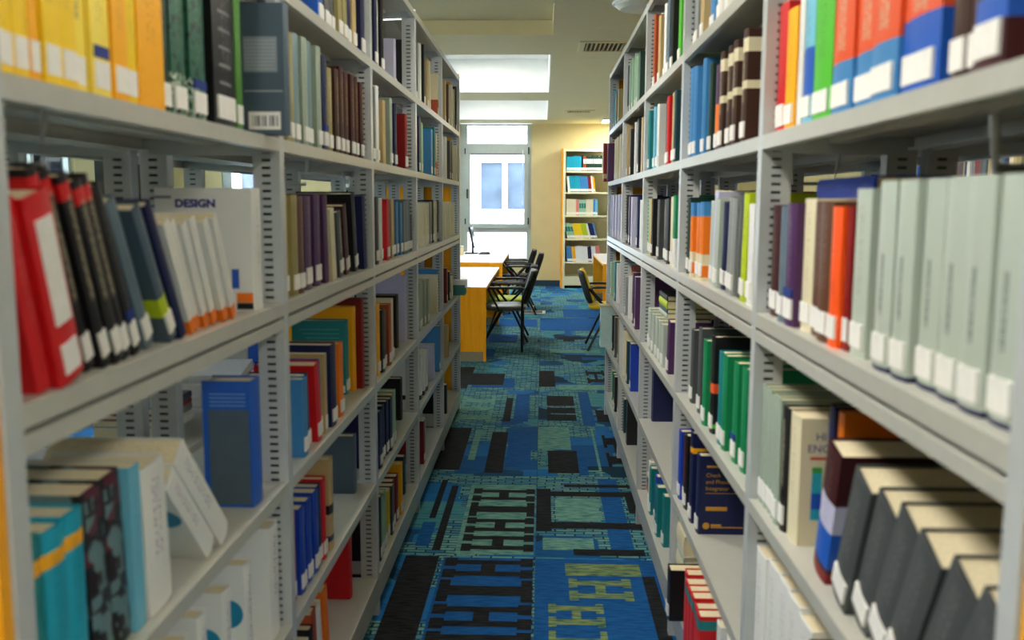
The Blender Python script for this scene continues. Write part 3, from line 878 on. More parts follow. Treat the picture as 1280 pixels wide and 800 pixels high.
    ('L', 1, 'D', 2.378, 2.424, 1, 0.046, 0.22, 'nav', 'navy book', 0.022, {}),
    ('L', 1, 'D', 2.424, 2.462, 1, 0.038, 0.228, 'red', 'red book with white tag', 0.022, {}),
    ('L', 1, 'D', 2.462, 2.542, 1, 0.052, 0.263, 'tan', 'tan patterned tall book', 0.022, {'band': ((0.1, 0.16, 'nav'), (0.4, 0.5, 'blk')), 'st': 0}),
    ('L', 1, 'D', 2.969, 3.054, 1, 0.052, 0.198, 'sla', 'slate blue book with lilac edge', 0.05, {'st': 0}),
    ('L', 2, 'D', 3.271, 3.356, 1, 0.058, 0.214, 'nav', 'navy hardback', 0.022, {}),
    ('L', 2, 'D', 3.356, 3.463, 1, 0.058, 0.211, 'nav', 'navy hardback', 0.022, {}),
    ('L', 2, 'D', 3.463, 3.539, 1, 0.058, 0.212, 'nav', 'navy hardback', 0.022, {}),
    ('L', 2, 'D', 3.539, 3.598, 1, 0.058, 0.21, 'nav', 'navy hardback', 0.022, {}),
    ('L', 2, 'D', 3.598, 3.638, 1, 0.0402, 0.213, 'olv', 'olive thin book', 0.022, {}),
    ('L', 2, 'D', 3.638, 3.7, 1, 0.058, 0.219, 'pgr', 'pale green book', 0.022, {}),
    ('L', 2, 'D', 3.993, 4.119, 1, 0.058, 0.19, 'blk', 'black book with wide cover', 0.05, {'st': 0}),
    ('L', 3, 'D', 4.452, 4.773, 3, 0.058, 0.223, 'whi', 'white volume with black foot', 0.022, {'st': 0, 'band': ((0, 0.1, 'blk'),)}),
    ('L', 3, 'D', 4.773, 5.064, 1, 0.058, 0.199, 'lav', 'lilac white book', 0.022, {'lab': 0, 'st': 0}),
    ('L', 3, 'D', 5.223, 5.392, 1, 0.058, 0.265, 'skb', 'bright blue tall book', 0.022, {}),
    ('L', 4, 'D', 5.618, 5.813, 1, 0.058, 0.205, 'tan', 'tan book', 0.022, {'st': 0}),
    ('L', 0, 'D', 1.269, 1.485, 3, 0.05, 0.245, 'whi', 'white textbook volume', 0.022, {'st': 0, 'ttl': 1}),
    ('L', 0, 'D', 1.485, 1.573, 1, 0.045, 0.25, 'whi', 'white teal-circle textbook', 0.022, {'st': 0, 'ttl': 1, 'circ': 1}),
    ('L', 0, 'D', 1.573, 1.679, 1, 0.045, 0.25, 'whi', 'white teal-circle textbook', 0.022, {'st': 0, 'ttl': 1, 'circ': 1}),
    ('L', 0, 'D', 1.679, 1.8, 1, 0.045, 0.255, 'whi', 'white teal-circle textbook', 0.022, {'st': 0, 'ttl': 1, 'circ': 1}),
    ('L', 0, 'D', 1.902, 2.015, 1, 0.07, 0.262, 'whi', 'white textbook volume by upright', 0.022, {'st': 0, 'ttl': 1}),
    ('L', 1, 'E', 2.223, 2.265, 2, 0.021, 0.2, 'whi', 'white paperback', 0.022, {'st': 0}),
    ('L', 1, 'E', 2.267, 2.305, 1, 0.038, 0.22, 'blk', 'black book with yellow mark', 0.022, {}),
    ('L', 1, 'E', 2.31, 2.373, 1, 0.052, 0.245, 'rus', 'orange brown book leaning', 0.022, {'lean': 6}),
    ('L', 1, 'E', 2.373, 2.43, 1, 0.052, 0.24, 'whi', 'white book leaning', 0.022, {'lean': 7, 'st': 0}),
    ('L', 1, 'E', 2.43, 2.52, 1, 0.052, 0.25, 'ora', 'orange book leaning', 0.022, {'lean': 8, 'st': 0}),
    ('L', 1, 'E', 2.94, 2.996, 1, 0.052, 0.297, 'red', 'red book with wide cover', 0.06, {'st': 0, 'id': 'redcover'}),
    ('L', 2, 'E', 3.277, 3.311, 1, 0.0343, 0.246, 'blk', 'black thin book', 0.022, {}),
    ('L', 2, 'E', 3.311, 3.455, 2, 0.058, 0.223, 'pgr', 'pale green book', 0.022, {}),
    ('L', 2, 'E', 3.493, 3.551, 1, 0.058, 0.197, 'yel', 'yellow thin book', 0.022, {}),
    ('L', 2, 'E', 3.551, 3.591, 1, 0.04, 0.202, 'dgy', 'dark grey thin book', 0.022, {}),
    ('L', 2, 'E', 3.591, 3.76, 2, 0.058, 0.2, 'dre', 'dark red book', 0.022, {}),
    ('L', 2, 'E', 3.76, 3.85, 1, 0.058, 0.22, 'amb', 'tall yellow book', 0.022, {}),
    ('L', 2, 'E', 3.993, 4.121, 1, 0.058, 0.177, 'dte', 'dark teal large book', 0.05, {'st': 0}),
    ('L', 3, 'E', 4.46, 4.618, 1, 0.058, 0.223, 'dre', 'dark red book', 0.022, {}),
    ('L', 3, 'E', 4.618, 4.718, 1, 0.058, 0.209, 'whi', 'white book', 0.022, {}),
    ('L', 4, 'E', 5.601, 5.747, 1, 0.058, 0.184, 'blk', 'black book', 0.022, {'st': 0}),
    ('R', 0, 'A', 1.842, 1.951, 1, 0.07, 0.248, 'red', 'bright red hardback', 0.022, {'lab': 1}),
    ('R', 0, 'A', 1.729, 1.842, 1, 0.07, 0.225, 'amb', 'amber yellow book with dark line', 0.022, {}),
    ('R', 0, 'A', 1.698, 1.729, 1, 0.0313, 0.26, 'whi', 'white thin book', 0.022, {'st': 0}),
    ('R', 0, 'A', 1.639, 1.698, 1, 0.0592, 0.262, 'lbl', 'pale blue and white book', 0.022, {'band': ((0.18, 0.5, 'blu'),)}),
    ('R', 0, 'A', 1.536, 1.639, 1, 0.1024, 0.27, 'lgr', 'lime green thick book', 0.022, {}),
    ('R', 0, 'A', 1.247, 1.532, 3, 0.0951, 0.27, 'orr', 'red topped blue textbook', 0.022, {'band': ((0, 0.3, 'skb'),), 'pr': 1}),
    ('R', 0, 'A', 1.114, 1.247, 1, 0.115, 0.275, 'orr', 'thick red topped blue textbook', 0.022, {'band': ((0, 0.34, 'blu'),), 'pr': 1}),
    ('R', 0, 'A', 1.07, 1.114, 1, 0.0434, 0.25, 'bro', 'dark brown book', 0.022, {}),
    ('R', 0, 'A', 1.03, 1.07, 1, 0.0401, 0.25, 'mar', 'maroon book', 0.022, {}),
    ('R', 0, 'A', 0.962, 1.03, 1, 0.0684, 0.25, 'mar', 'maroon book with blue band', 0.022, {'band': ((0.2, 0.3, 'blu'),)}),
    ('R', 1, 'A', 2.695, 3.137, 4, 0.052, 0.275, 'skb', 'blue periodical volume', 0.022, {}),
    ('R', 1, 'A', 2.595, 2.695, 1, 0.052, 0.249, 'dgr', 'dark green and white book', 0.022, {}),
    ('R', 1, 'A', 2.501, 2.595, 1, 0.052, 0.231, 'pur', 'purple and orange book', 0.022, {'band': ((0.2, 0.55, 'ora'),)}),
    ('R', 1, 'A', 2.121, 2.501, 4, 0.052, 0.253, 'bro', 'cream-banded brown book', 0.022, {'band': ((0.48, 0.55, 'cre'), (0.8, 0.92, 'cre')), 'pr': 1}),
    ('R', 2, 'A', 4.0, 4.246, 1, 0.058, 0.254, 'tea', 'teal book', 0.022, {}),
    ('R', 2, 'A', 3.833, 4.0, 2, 0.058, 0.257, 'lbl', 'pale blue book', 0.022, {}),
    ('R', 2, 'A', 3.631, 3.833, 1, 0.058, 0.254, 'whi', 'white book', 0.022, {}),
    ('R', 2, 'A', 3.538, 3.631, 1, 0.058, 0.248, 'blk', 'black book', 0.022, {}),
    ('R', 2, 'A', 3.386, 3.538, 1, 0.058, 0.252, 'red', 'red book', 0.022, {}),
    ('R', 2, 'A', 3.325, 3.386, 1, 0.058, 0.248, 'tan', 'tan book', 0.022, {}),
    ('R', 2, 'A', 3.21, 3.325, 1, 0.058, 0.249, 'dte', 'dark teal book', 0.022, {}),
    ('R', 3, 'A', 5.021, 5.312, 1, 0.058, 0.288, 'tan', 'tan and orange book', 0.022, {}),
    ('R', 3, 'A', 4.802, 5.021, 1, 0.058, 0.247, 'blk', 'black book', 0.022, {}),
    ('R', 3, 'A', 4.64, 4.802, 1, 0.058, 0.264, 'whi', 'white book', 0.022, {}),
    ('R', 3, 'A', 4.525, 4.64, 1, 0.058, 0.267, 'blk', 'black thin book', 0.022, {}),
    ('R', 3, 'A', 4.399, 4.525, 1, 0.058, 0.264, 'tan', 'tan tall book', 0.022, {'st': 0}),
    ('R', 4, 'A', 5.526, 6.358, 4, 0.058, 0.268, 'cre', 'cream book', 0.022, {}),
    ('R', 1, 'S', 2.951, 3.061, 1, 0.052, 0.28, 'sla', 'slate book', 0.022, {}),
    ('R', 1, 'S', 2.835, 2.951, 1, 0.052, 0.28, 'gry', 'grey book', 0.022, {}),
    ('R', 1, 'S', 2.727, 2.835, 1, 0.052, 0.28, 'tan', 'tan book', 0.022, {}),
    ('R', 1, 'S', 2.57, 2.727, 1, 0.067, 0.28, 'skb', 'blue and white thick book', 0.022, {}),
    ('R', 1, 'S', 2.38, 2.57, 2, 0.052, 0.27, 'whi', 'white book', 0.022, {}),
    ('R', 2, 'S', 3.871, 4.008, 1, 0.058, 0.299, 'rus', 'rust orange book', 0.022, {}),
    ('R', 2, 'S', 3.744, 3.871, 1, 0.058, 0.27, 'tan', 'tan book', 0.022, {}),
    ('R', 2, 'S', 3.602, 3.744, 1, 0.058, 0.29, 'whi', 'white glossy book', 0.022, {}),
    ('R', 2, 'S', 3.47, 3.602, 1, 0.058, 0.3, 'gbl', 'blue grey book', 0.022, {}),
    ('R', 2, 'S', 3.309, 3.47, 1, 0.058, 0.3, 'blk', 'black book', 0.022, {}),
    ('R', 2, 'S', 3.198, 3.29, 1, 0.058, 0.3, 'lgr', 'bright green book', 0.022, {}),
    ('R', 3, 'S', 5.14, 5.285, 1, 0.058, 0.264, 'nav', 'navy thin book', 0.022, {}),
    ('R', 3, 'S', 4.749, 5.14, 3, 0.058, 0.275, 'pgr', 'pale glossy book', 0.022, {}),
    ('R', 3, 'S', 4.594, 4.749, 1, 0.058, 0.249, 'pgr', 'pale green book', 0.022, {}),
    ('R', 3, 'S', 4.415, 4.594, 1, 0.058, 0.245, 'dgr', 'dark green book', 0.022, {'st': 0}),
    ('R', 4, 'S', 6.088, 6.365, 1, 0.058, 0.263, 'lbl', 'pale blue book', 0.022, {}),
    ('R', 4, 'S', 5.657, 6.088, 2, 0.058, 0.222, 'olv', 'olive book', 0.022, {}),
    ('R', 0, 'B', 1.9, 1.963, 1, 0.0631, 0.221, 'mar', 'maroon book', 0.022, {}),
    ('R', 0, 'B', 1.803, 1.9, 2, 0.0484, 0.221, 'gbl', 'grey blue book', 0.022, {}),
    ('R', 0, 'B', 1.732, 1.803, 1, 0.07, 0.225, 'pur', 'purple book with blue dot', 0.022, {'dot': 1}),
    ('R', 0, 'B', 1.662, 1.732, 1, 0.07, 0.233, 'cre', 'cream book', 0.022, {}),
    ('R', 0, 'B', 1.601, 1.662, 1, 0.0602, 0.228, 'brn', 'tan and brown book', 0.022, {}),
    ('R', 0, 'B', 1.502, 1.601, 1, 0.07, 0.228, 'brn', 'brown hardback', 0.022, {}),
    ('R', 0, 'B', 1.448, 1.497, 1, 0.0492, 0.22, 'orr', 'bright orange book', 0.022, {'band': ((0, 1, 'vor'),)}),
    ('R', 0, 'B', 1.421, 1.448, 1, 0.0272, 0.22, 'dre', 'dark red thin book', 0.022, {}),
    ('R', 0, 'B', 1.302, 1.41, 1, 0.07, 0.246, 'lgg', 'pale grey green tall volume', 0.022, {}),
    ('R', 0, 'B', 0.91, 1.295, 6, 0.0643, 0.255, 'lgg', 'pale grey green journal volume', 0.022, {'pr': 4, 'band': ((0, 0.025, 'nav'),)}),
    ('R', 1, 'B', 2.904, 3.071, 1, 0.052, 0.241, 'dgr', 'dark green book', 0.022, {}),
    ('R', 1, 'B', 2.632, 2.888, 3, 0.052, 0.228, 'ora', 'orange book with blue top', 0.022, {'band': ((0.82, 1, 'skb'), (0, 0.05, 'cre'), (0.2, 0.34, 'cre'))}),
    ('R', 1, 'B', 2.581, 2.632, 1, 0.0509, 0.228, 'lgg', 'pale thin book', 0.022, {'lean': 3}),
    ('R', 1, 'B', 2.508, 2.581, 1, 0.052, 0.255, 'lav', 'white blue magazine leaning', 0.022, {'lean': 5, 'st': 0}),
    ('R', 1, 'B', 2.451, 2.508, 1, 0.052, 0.233, 'lgg', 'pale grey book leaning', 0.022, {'lean': 5}),
    ('R', 1, 'B', 2.364, 2.451, 1, 0.052, 0.225, 'nav', 'navy book leaning', 0.022, {'lean': 5}),
    ('R', 1, 'B', 2.235, 2.364, 2, 0.052, 0.24, 'gry', 'grey book leaning', 0.022, {'lean': 5}),
    ('R', 1, 'B', 2.171, 2.235, 1, 0.052, 0.24, 'dgy', 'dark grey book leaning', 0.022, {'lean': 4, 'st': 0}),
    ('R', 1, 'B', 2.111, 2.162, 1, 0.0514, 0.245, 'lim', 'lime yellow book leaning', 0.022, {'lean': 4}),
    ('R', 1, 'B', 2.038, 2.102, 1, 0.052, 0.223, 'whi', 'white book', 0.022, {}),
    ('R', 2, 'B', 4.109, 4.239, 1, 0.058, 0.239, 'pgr', 'pale green book', 0.022, {}),
    ('R', 2, 'B', 3.987, 4.109, 1, 0.058, 0.238, 'amb', 'amber book', 0.022, {}),
    ('R', 2, 'B', 3.736, 3.987, 1, 0.058, 0.241, 'blk', 'black book with photo cover', 0.022, {'pr': 1}),
    ('R', 2, 'B', 3.47, 3.736, 2, 0.058, 0.24, 'dgy', 'black and white book', 0.022, {'pr': 1}),
    ('R', 2, 'B', 3.382, 3.47, 1, 0.058, 0.24, 'blk', 'black book', 0.022, {}),
    ('R', 2, 'B', 3.298, 3.382, 1, 0.058, 0.245, 'cre', 'cream book', 0.022, {}),
    ('R', 2, 'B', 3.219, 3.298, 1, 0.058, 0.25, 'grn', 'green and white book', 0.022, {'band': ((0, 0.4, 'whi'),)}),
    ('R', 3, 'B', 5.132, 5.336, 1, 0.058, 0.264, 'blk', 'black book', 0.022, {}),
    ('R', 3, 'B', 4.853, 5.132, 2, 0.058, 0.258, 'pur', 'dark purple book', 0.022, {}),
    ('R', 3, 'B', 4.684, 4.853, 1, 0.058, 0.252, 'lav', 'lavender book', 0.022, {}),
    ('R', 3, 'B', 4.488, 4.684, 1, 0.058, 0.252, 'nav', 'navy book', 0.022, {}),
    ('R', 3, 'B', 4.378, 4.488, 1, 0.058, 0.236, 'whi', 'white book', 0.022, {}),
    ('R', 4, 'B', 5.445, 6.346, 5, 0.058, 0.273, 'lav', 'lavender white volume', 0.022, {}),
    ('R', 0, 'C', 1.802, 1.973, 5, 0.0341, 0.245, 'ggr', 'pale grey journal volume', 0.022, {}),
    ('R', 0, 'C', 1.764, 1.802, 1, 0.0383, 0.24, 'blk', 'black and white book', 0.022, {'pr': 1}),
    ('R', 0, 'C', 1.625, 1.758, 1, 0.07, 0.238, 'cre', 'cream handbook with title', 0.022, {'st': 0, 'id': 'heng'}),
    ('R', 0, 'C', 1.589, 1.62, 1, 0.0312, 0.27, 'nav', 'navy book', 0.075, {'st': 0}),
    ('R', 0, 'C', 1.569, 1.599, 1, 0.0305, 0.265, 'ora', 'orange edged book', 0.07, {'st': 0}),
    ('R', 0, 'C', 1.44, 1.539, 1, 0.07, 0.235, 'mar', 'maroon book with purple and blue cover', 0.022, {'lean': 13, 'band': ((0.0, 0.08, 'dre'), (0.12, 0.4, 'blu'), (0.4, 0.62, 'lav')), 'st': 0}),
    ('R', 0, 'C', 0.982, 1.432, 6, 0.075, 0.228, 'dgy', 'charcoal leaning volume', 0.022, {'lean': 21, 'lean1': 28}),
    ('R', 0, 'D', 1.544, 1.955, 5, 0.0821, 0.25, 'whi', 'tan-topped white volume', 0.022, {'st': 0}),
    ('R', 0, 'D', 1.403, 1.539, 1, 0.07, 0.235, 'blk', 'black patterned book', 0.022, {'st': 0, 'marb': 2}),
    ('R', 0, 'D', 1.232, 1.403, 2, 0.0858, 0.22, 'cre', 'cream paperback', 0.022, {'st': 0}),
    ('R', 1, 'C', 2.756, 2.897, 1, 0.052, 0.23, 'dgy', 'dark grey hardback', 0.022, {}),
    ('R', 1, 'C', 2.615, 2.756, 1, 0.052, 0.254, 'dgy', 'charcoal hardback', 0.022, {}),
    ('R', 1, 'C', 2.512, 2.602, 1, 0.052, 0.241, 'grn', 'green book', 0.022, {}),
    ('R', 1, 'C', 2.394, 2.512, 1, 0.052, 0.265, 'blk', 'black book with orange picture', 0.022, {'band': ((0.06, 0.1, 'lgr'), (0.42, 0.52, 'orr'))}),
    ('R', 1, 'C', 2.339, 2.394, 1, 0.052, 0.241, 'tea', 'teal book', 0.022, {}),
    ('R', 1, 'C', 2.225, 2.339, 1, 0.052, 0.242, 'grn', 'green hardback', 0.022, {}),
    ('R', 1, 'C', 2.141, 2.225, 1, 0.052, 0.243, 'grn', 'green hardback with blue dot', 0.022, {'dot': 1}),
    ('R', 1, 'C', 2.045, 2.141, 1, 0.052, 0.244, 'grn', 'green hardback', 0.022, {}),
    ('R', 2, 'C', 3.417, 4.061, 6, 0.058, 0.165, 'lgg', 'pale white volume', 0.022, {}),
    ('R', 2, 'C', 3.204, 3.394, 1, 0.058, 0.195, 'pur', 'purple book leaning', 0.022, {'lean': 8}),
    ('R', 3, 'C', 5.195, 5.355, 1, 0.058, 0.209, 'blk', 'black book', 0.022, {}),
    ('R', 3, 'C', 4.997, 5.195, 1, 0.058, 0.214, 'gry', 'grey book', 0.022, {}),
    ('R', 3, 'C', 4.812, 4.997, 1, 0.058, 0.23, 'whi', 'white book', 0.022, {}),
    ('R', 3, 'C', 4.368, 4.812, 2, 0.058, 0.259, 'pur', 'violet blue book', 0.022, {}),
    ('R', 4, 'C', 6.034, 6.25, 1, 0.058, 0.226, 'pgr', 'pale green book', 0.022, {}),
    ('R', 4, 'C', 5.769, 6.034, 2, 0.058, 0.246, 'tea', 'teal book', 0.022, {}),
    ('R', 4, 'C', 5.584, 5.769, 1, 0.058, 0.246, 'whi', 'white book', 0.022, {}),
    ('R', 4, 'C', 5.411, 5.584, 1, 0.058, 0.249, 'pnk', 'pink book', 0.022, {}),
    ('R', 1, 'D', 2.988, 3.062, 1, 0.052, 0.228, 'rbl', 'navy blue book', 0.022, {}),
    ('R', 1, 'D', 2.917, 2.988, 1, 0.052, 0.222, 'blk', 'black thin book', 0.022, {}),
    ('R', 1, 'D', 2.786, 2.917, 1, 0.052, 0.24, 'blk', 'black book with red lettering', 0.022, {'pr': 3}),
    ('R', 1, 'D', 2.694, 2.786, 1, 0.052, 0.279, 'nav', 'navy book with yellow band', 0.022, {'band': ((0.78, 0.84, 'amb'),)}),
    ('R', 1, 'D', 2.594, 2.694, 1, 0.052, 0.236, 'nav', 'dark navy book with gold cover lettering', 0.022, {'id': 'gold'}),
    ('R', 2, 'D', 3.99, 4.154, 1, 0.058, 0.275, 'nav', 'navy book with starry cover', 0.06, {'st': 0}),
    ('R', 3, 'D', 4.968, 5.223, 1, 0.058, 0.256, 'cre', 'cream book', 0.022, {'st': 0}),
    ('R', 3, 'D', 4.782, 4.968, 1, 0.058, 0.231, 'dte', 'dark teal book', 0.022, {}),
    ('R', 3, 'D', 4.332, 4.782, 1, 0.073, 0.248, 'rbl', 'bright blue thick book with white lettering', 0.022, {'pr': 1}),
    ('R', 4, 'D', 5.817, 6.093, 1, 0.058, 0.234, 'blk', 'black book', 0.022, {}),
    ('R', 4, 'D', 5.625, 5.817, 1, 0.058, 0.253, 'dgy', 'grey book', 0.022, {}),
    ('R', 4, 'D', 5.388, 5.625, 1, 0.058, 0.275, 'olv', 'olive dark book', 0.022, {}),
    ('R', 1, 'E', 2.77, 2.83, 1, 0.06, 0.165, 'blk', 'black thick book', -0.03, {}),
    ('R', 1, 'E', 2.3, 2.62, 6, 0.052, 0.232, 'red', 'red and teal catalogue', -0.02, {'band': ((0.84, 0.95, 'tea'),), 'st': 0, 'dep': 0.24}),
    ('R', 1, 'E', 2.08, 2.28, 3, 0.052, 0.236, 'whi', 'white catalogue', 0.022, {'st': 0, 'dep': 0.24}),
    ('R', 2, 'E', 3.85, 3.9, 1, 0.05, 0.2, 'whi', 'white book', 0.022, {}),
    ('R', 2, 'E', 3.33, 3.82, 4, 0.058, 0.2, 'tea', 'teal blue hardback', 0.022, {}),
    ('R', 2, 'E', 3.2, 3.605, 1, 0.058, 0.225, 'rbl', 'blue lever arch binder', 0.022, {'st': 0, 'id': 'arch'}),
    ('R', 3, 'E', 4.944, 5.257, 1, 0.058, 0.193, 'dte', 'dark teal large book', 0.022, {'st': 0}),
    ('R', 3, 'E', 4.666, 4.944, 1, 0.058, 0.275, 'blk', 'black large book', 0.022, {'st': 0}),
    ('R', 4, 'E', 5.873, 6.086, 1, 0.058, 0.193, 'grn', 'green book', 0.022, {}),
    ('R', 4, 'E', 5.61, 5.873, 2, 0.058, 0.217, 'blk', 'black book', 0.022, {}),
    ('R', 4, 'E', 5.313, 5.61, 2, 0.058, 0.27, 'olv', 'olive book', 0.022, {}),
]


def cover_mat(col, o):
    key = 'cover_%s_%s' % (col, '_'.join('%s%s' % (k, o[k]) for k in sorted(o) if k in ('pr', 'band', 'marb', 'lines', 'ttl')))
    key = key.replace(' ', '').replace("'", '').replace('(', '').replace(')', '').replace(',', '-').replace('.', '')
    if key in MATS:
        return MATS[key]
    m, nt, b = nodes_of(key)
    N, L = nt.nodes.new, nt.links.new
    tc = N('ShaderNodeTexCoord')
    base = N('ShaderNodeRGB')
    base.outputs[0].default_value = (*lin(PAL[col]), 1)
    cur = base.outputs[0]
    sep = N('ShaderNodeSeparateXYZ')
    L(tc.outputs['Generated'], sep.inputs[0])
    def math_(op, a, bb, c=None):
        q = N('ShaderNodeMath'); q.operation = op
        for i, s in enumerate((a, bb, c)):
            if s is None:
                continue
            if isinstance(s, (int, float)):
                q.inputs[i].default_value = s
            else:
                L(s, q.inputs[i])
        return q.outputs[0]
    def mix(f, a, c):
        x = N('ShaderNodeMix'); x.data_type = 'RGBA'
        L(f, x.inputs[0]); L(a, x.inputs[6])
        if isinstance(c, tuple):
            x.inputs[7].default_value = (*c, 1)
        else:
            L(c, x.inputs[7])
        return x.outputs[2]
    def between(s, lo, hi):
        return math_('MULTIPLY', math_('GREATER_THAN', s, lo), math_('LESS_THAN', s, hi))
    if o.get('marb'):
        mp = N('ShaderNodeMapping')
        mp.inputs['Scale'].default_value = (1, 1, 1)
        L(tc.outputs['Object'], mp.inputs['Vector'])
        if o['marb'] == 1:
            n = N('ShaderNodeTexNoise'); n.inputs['Scale'].default_value = 60; n.inputs['Detail'].default_value = 5
            L(mp.outputs[0], n.inputs['Vector'])
            msk = math_('MULTIPLY', math_('GREATER_THAN', n.outputs['Fac'], .5), math_('LESS_THAN', sep.outputs[2], .26))
            cur = mix(msk, cur, lin((190, 205, 190)))
            cur = mix(math_('GREATER_THAN', n.outputs['Fac'], .57), cur, lin((16, 48, 40)))
        else:
            v = N('ShaderNodeTexVoronoi'); v.distance = 'CHEBYCHEV'; v.inputs['Scale'].default_value = 45
            L(mp.outputs[0], v.inputs['Vector'])
            s2 = N('ShaderNodeSeparateColor'); L(v.outputs['Color'], s2.inputs[0])
            cur = mix(math_('GREATER_THAN', s2.outputs[0], .62), cur, lin((96, 128, 134)))
            cur = mix(math_('GREATER_THAN', s2.outputs[1], .82), cur, lin((90, 30, 50)))
    for z0, z1, c in o.get('band', ()):
        cur = mix(between(sep.outputs[2], z0 - .001, z1 + .001), cur, lin(PAL[c]))
    if o.get('lines'):
        w = math_('FRACT', math_('MULTIPLY', sep.outputs[2], 9.0), 0)
        f = math_('MULTIPLY', between(w, .40, .58), between(sep.outputs[2], .25, .95))
        f = math_('MULTIPLY', f, between(sep.outputs[1], .22, .78))
        cur = mix(f, cur, lin((120, 122, 126)))
    if o.get('pr') or o.get('ttl') or not o.get('plain'):
        kind = o.get('pr', 0)
        # lettering running up the spine
        n = N('ShaderNodeTexNoise')
        n.inputs['Scale'].default_value = 1
        n.inputs['Detail'].default_value = 3
        mp = N('ShaderNodeMapping')
        mp.inputs['Scale'].default_value = (0, 9, 70)
        L(tc.outputs['Generated'], mp.inputs['Vector'])
        L(mp.outputs[0], n.inputs['Vector'])
        thr = {0: .56, 1: .50, 2: .52, 3: .52, 4: .43}[kind]
        f = math_('GREATER_THAN', n.outputs['Fac'], thr)
        f = math_('MULTIPLY', f, between(sep.outputs[1], *((.42, .60) if kind == 4 else (.32, .68))))
        f = math_('MULTIPLY', f, between(sep.outputs[2], *((.30, .62) if kind == 4 else (.36, .90))))
        f = math_('MULTIPLY', f, math_('GREATER_THAN', math_('ABSOLUTE', math_('SUBTRACT', sep.outputs[0], .5), 0), .485))
        lum = sum(PAL[col]) / 3
        if o.get('ttl'):
            pc = (96, 84, 150)
        elif kind == 2:
            pc = (176, 140, 50)
        elif kind == 3:
            pc = (200, 40, 20)
        elif kind == 4:
            pc = (84, 92, 92)
        elif kind == 1:
            pc = (190, 180, 150) if lum < 140 else (60, 60, 70)
        else:
            pc = tuple(int(v * .55) for v in PAL[col]) if lum > 90 else tuple(int(v * .5 + 110) for v in PAL[col])
        cur = mix(math_('MULTIPLY', f, .7 if kind or o.get('ttl') else .4), cur, lin(pc))
    L(cur, b.inputs['Base Color'])
    b.inputs['Roughness'].default_value = .42
    b.inputs['Specular IOR Level'].default_value = .4
    MATS[key] = m
    return m

MESHC = {}
def book_meshes(sgn, t, h, dep, hard, cm):
    """local: spine at x=0, pages towards sgn*x, thickness 0..t along y, standing on z=0"""
    key = (sgn, round(t, 4), round(h, 3), round(dep, 3), hard, cm.name)
    if key in MESHC:
        return MESHC[key]
    b = .0025 if hard else .0012
    bul = min(.004, t * .12) if hard else .0008
    X = lambda d: sgn * d
    arc = [(X(-bul * math.sin(math.pi * k / 6)), t * k / 6) for k in range(1, 6)]
    outer = [(X(dep), 0), (X(0), 0)] + arc + [(X(0), t), (X(dep), t)]
    inner = [(X(dep), t - b), (X(b), t - b), (X(b), b), (X(dep), b)]
    cover = MB().prism(outer + inner, 0, h, 'z').mesh('cover', cm)
    x0, x1 = sorted((X(b), X(dep - (.004 if hard else .0006))))
    ins = .004 if hard else .0004
    pages = MB().box(x0, x1, b, t - b, ins, h - ins).mesh('page_block', M_PAGE)
    MESHC[key] = (cover, pages, bul)
    return MESHC[key]

LAB = {}
def sticker_mesh(sgn, t, z0, z1, m, bul, frac=.8):
    key = (sgn, round(t, 4), z0, z1, m.name, round(bul, 4), frac)
    if key not in LAB:
        xa, xb = sorted((sgn * -(bul + .0012), sgn * .001))
        LAB[key] = MB().box(xa, xb, t * (1 - frac) / 2, t * (1 + frac) / 2, z0, z1).mesh('spine_label', m)
    return LAB[key]

LEV = {'S': 'top shelf', 'A': 'second shelf down', 'B': 'third shelf down', 'C': 'fourth shelf down', 'D': 'fifth shelf down', 'E': 'bottom shelf'}
counts, order = {}, {}
for r in BOOKS:
    k = (r[0], r[1], r[2], r[9])
    counts[k] = counts.get(k, 0) + r[5]
    for i in range(r[5]):
        order.setdefault(k, []).append(round(r[3] + (i + 1) * (r[4] - r[3]) / r[5], 4))
NTH = ('first', 'second', 'third', 'fourth', 'fifth', 'sixth', 'seventh', 'eighth', 'ninth', 'tenth')
def own_label(k, y, desc, label):
    """look-alikes on one shelf are told apart by counting from the orange end panel"""
    if counts[k] < 2:
        return label
    n = sorted(order[k]).index(round(y, 4))
    new = '%s %s from orange end, %s' % (NTH[n], desc, label.split(', ', 1)[1])
    return new if len(new.replace(',', '').split()) <= 16 else label
SPECIAL = {}
far_v, far_f, far_c = [], [], []
def far_box(x0, x1, y0, y1, z0, z1, c, page=None, shear=0):
    n = len(far_v)
    q_ = shear * (z1 - z0)
    far_v.extend([(x0, y0, z0), (x1, y0, z0), (x1, y1, z0), (x0, y1, z0), (x0 + q_, y0, z1), (x1 + q_, y0, z1), (x1 + q_, y1, z1), (x0 + q_, y1, z1)])
    for k_, q in enumerate(((0, 3, 2, 1), (4, 5, 6, 7), (0, 1, 5, 4), (1, 2, 6, 5), (2, 3, 7, 6), (3, 0, 4, 7))):
        far_f.append(tuple(n + i for i in q))
        far_c.append(page if page and k_ == 1 else c)

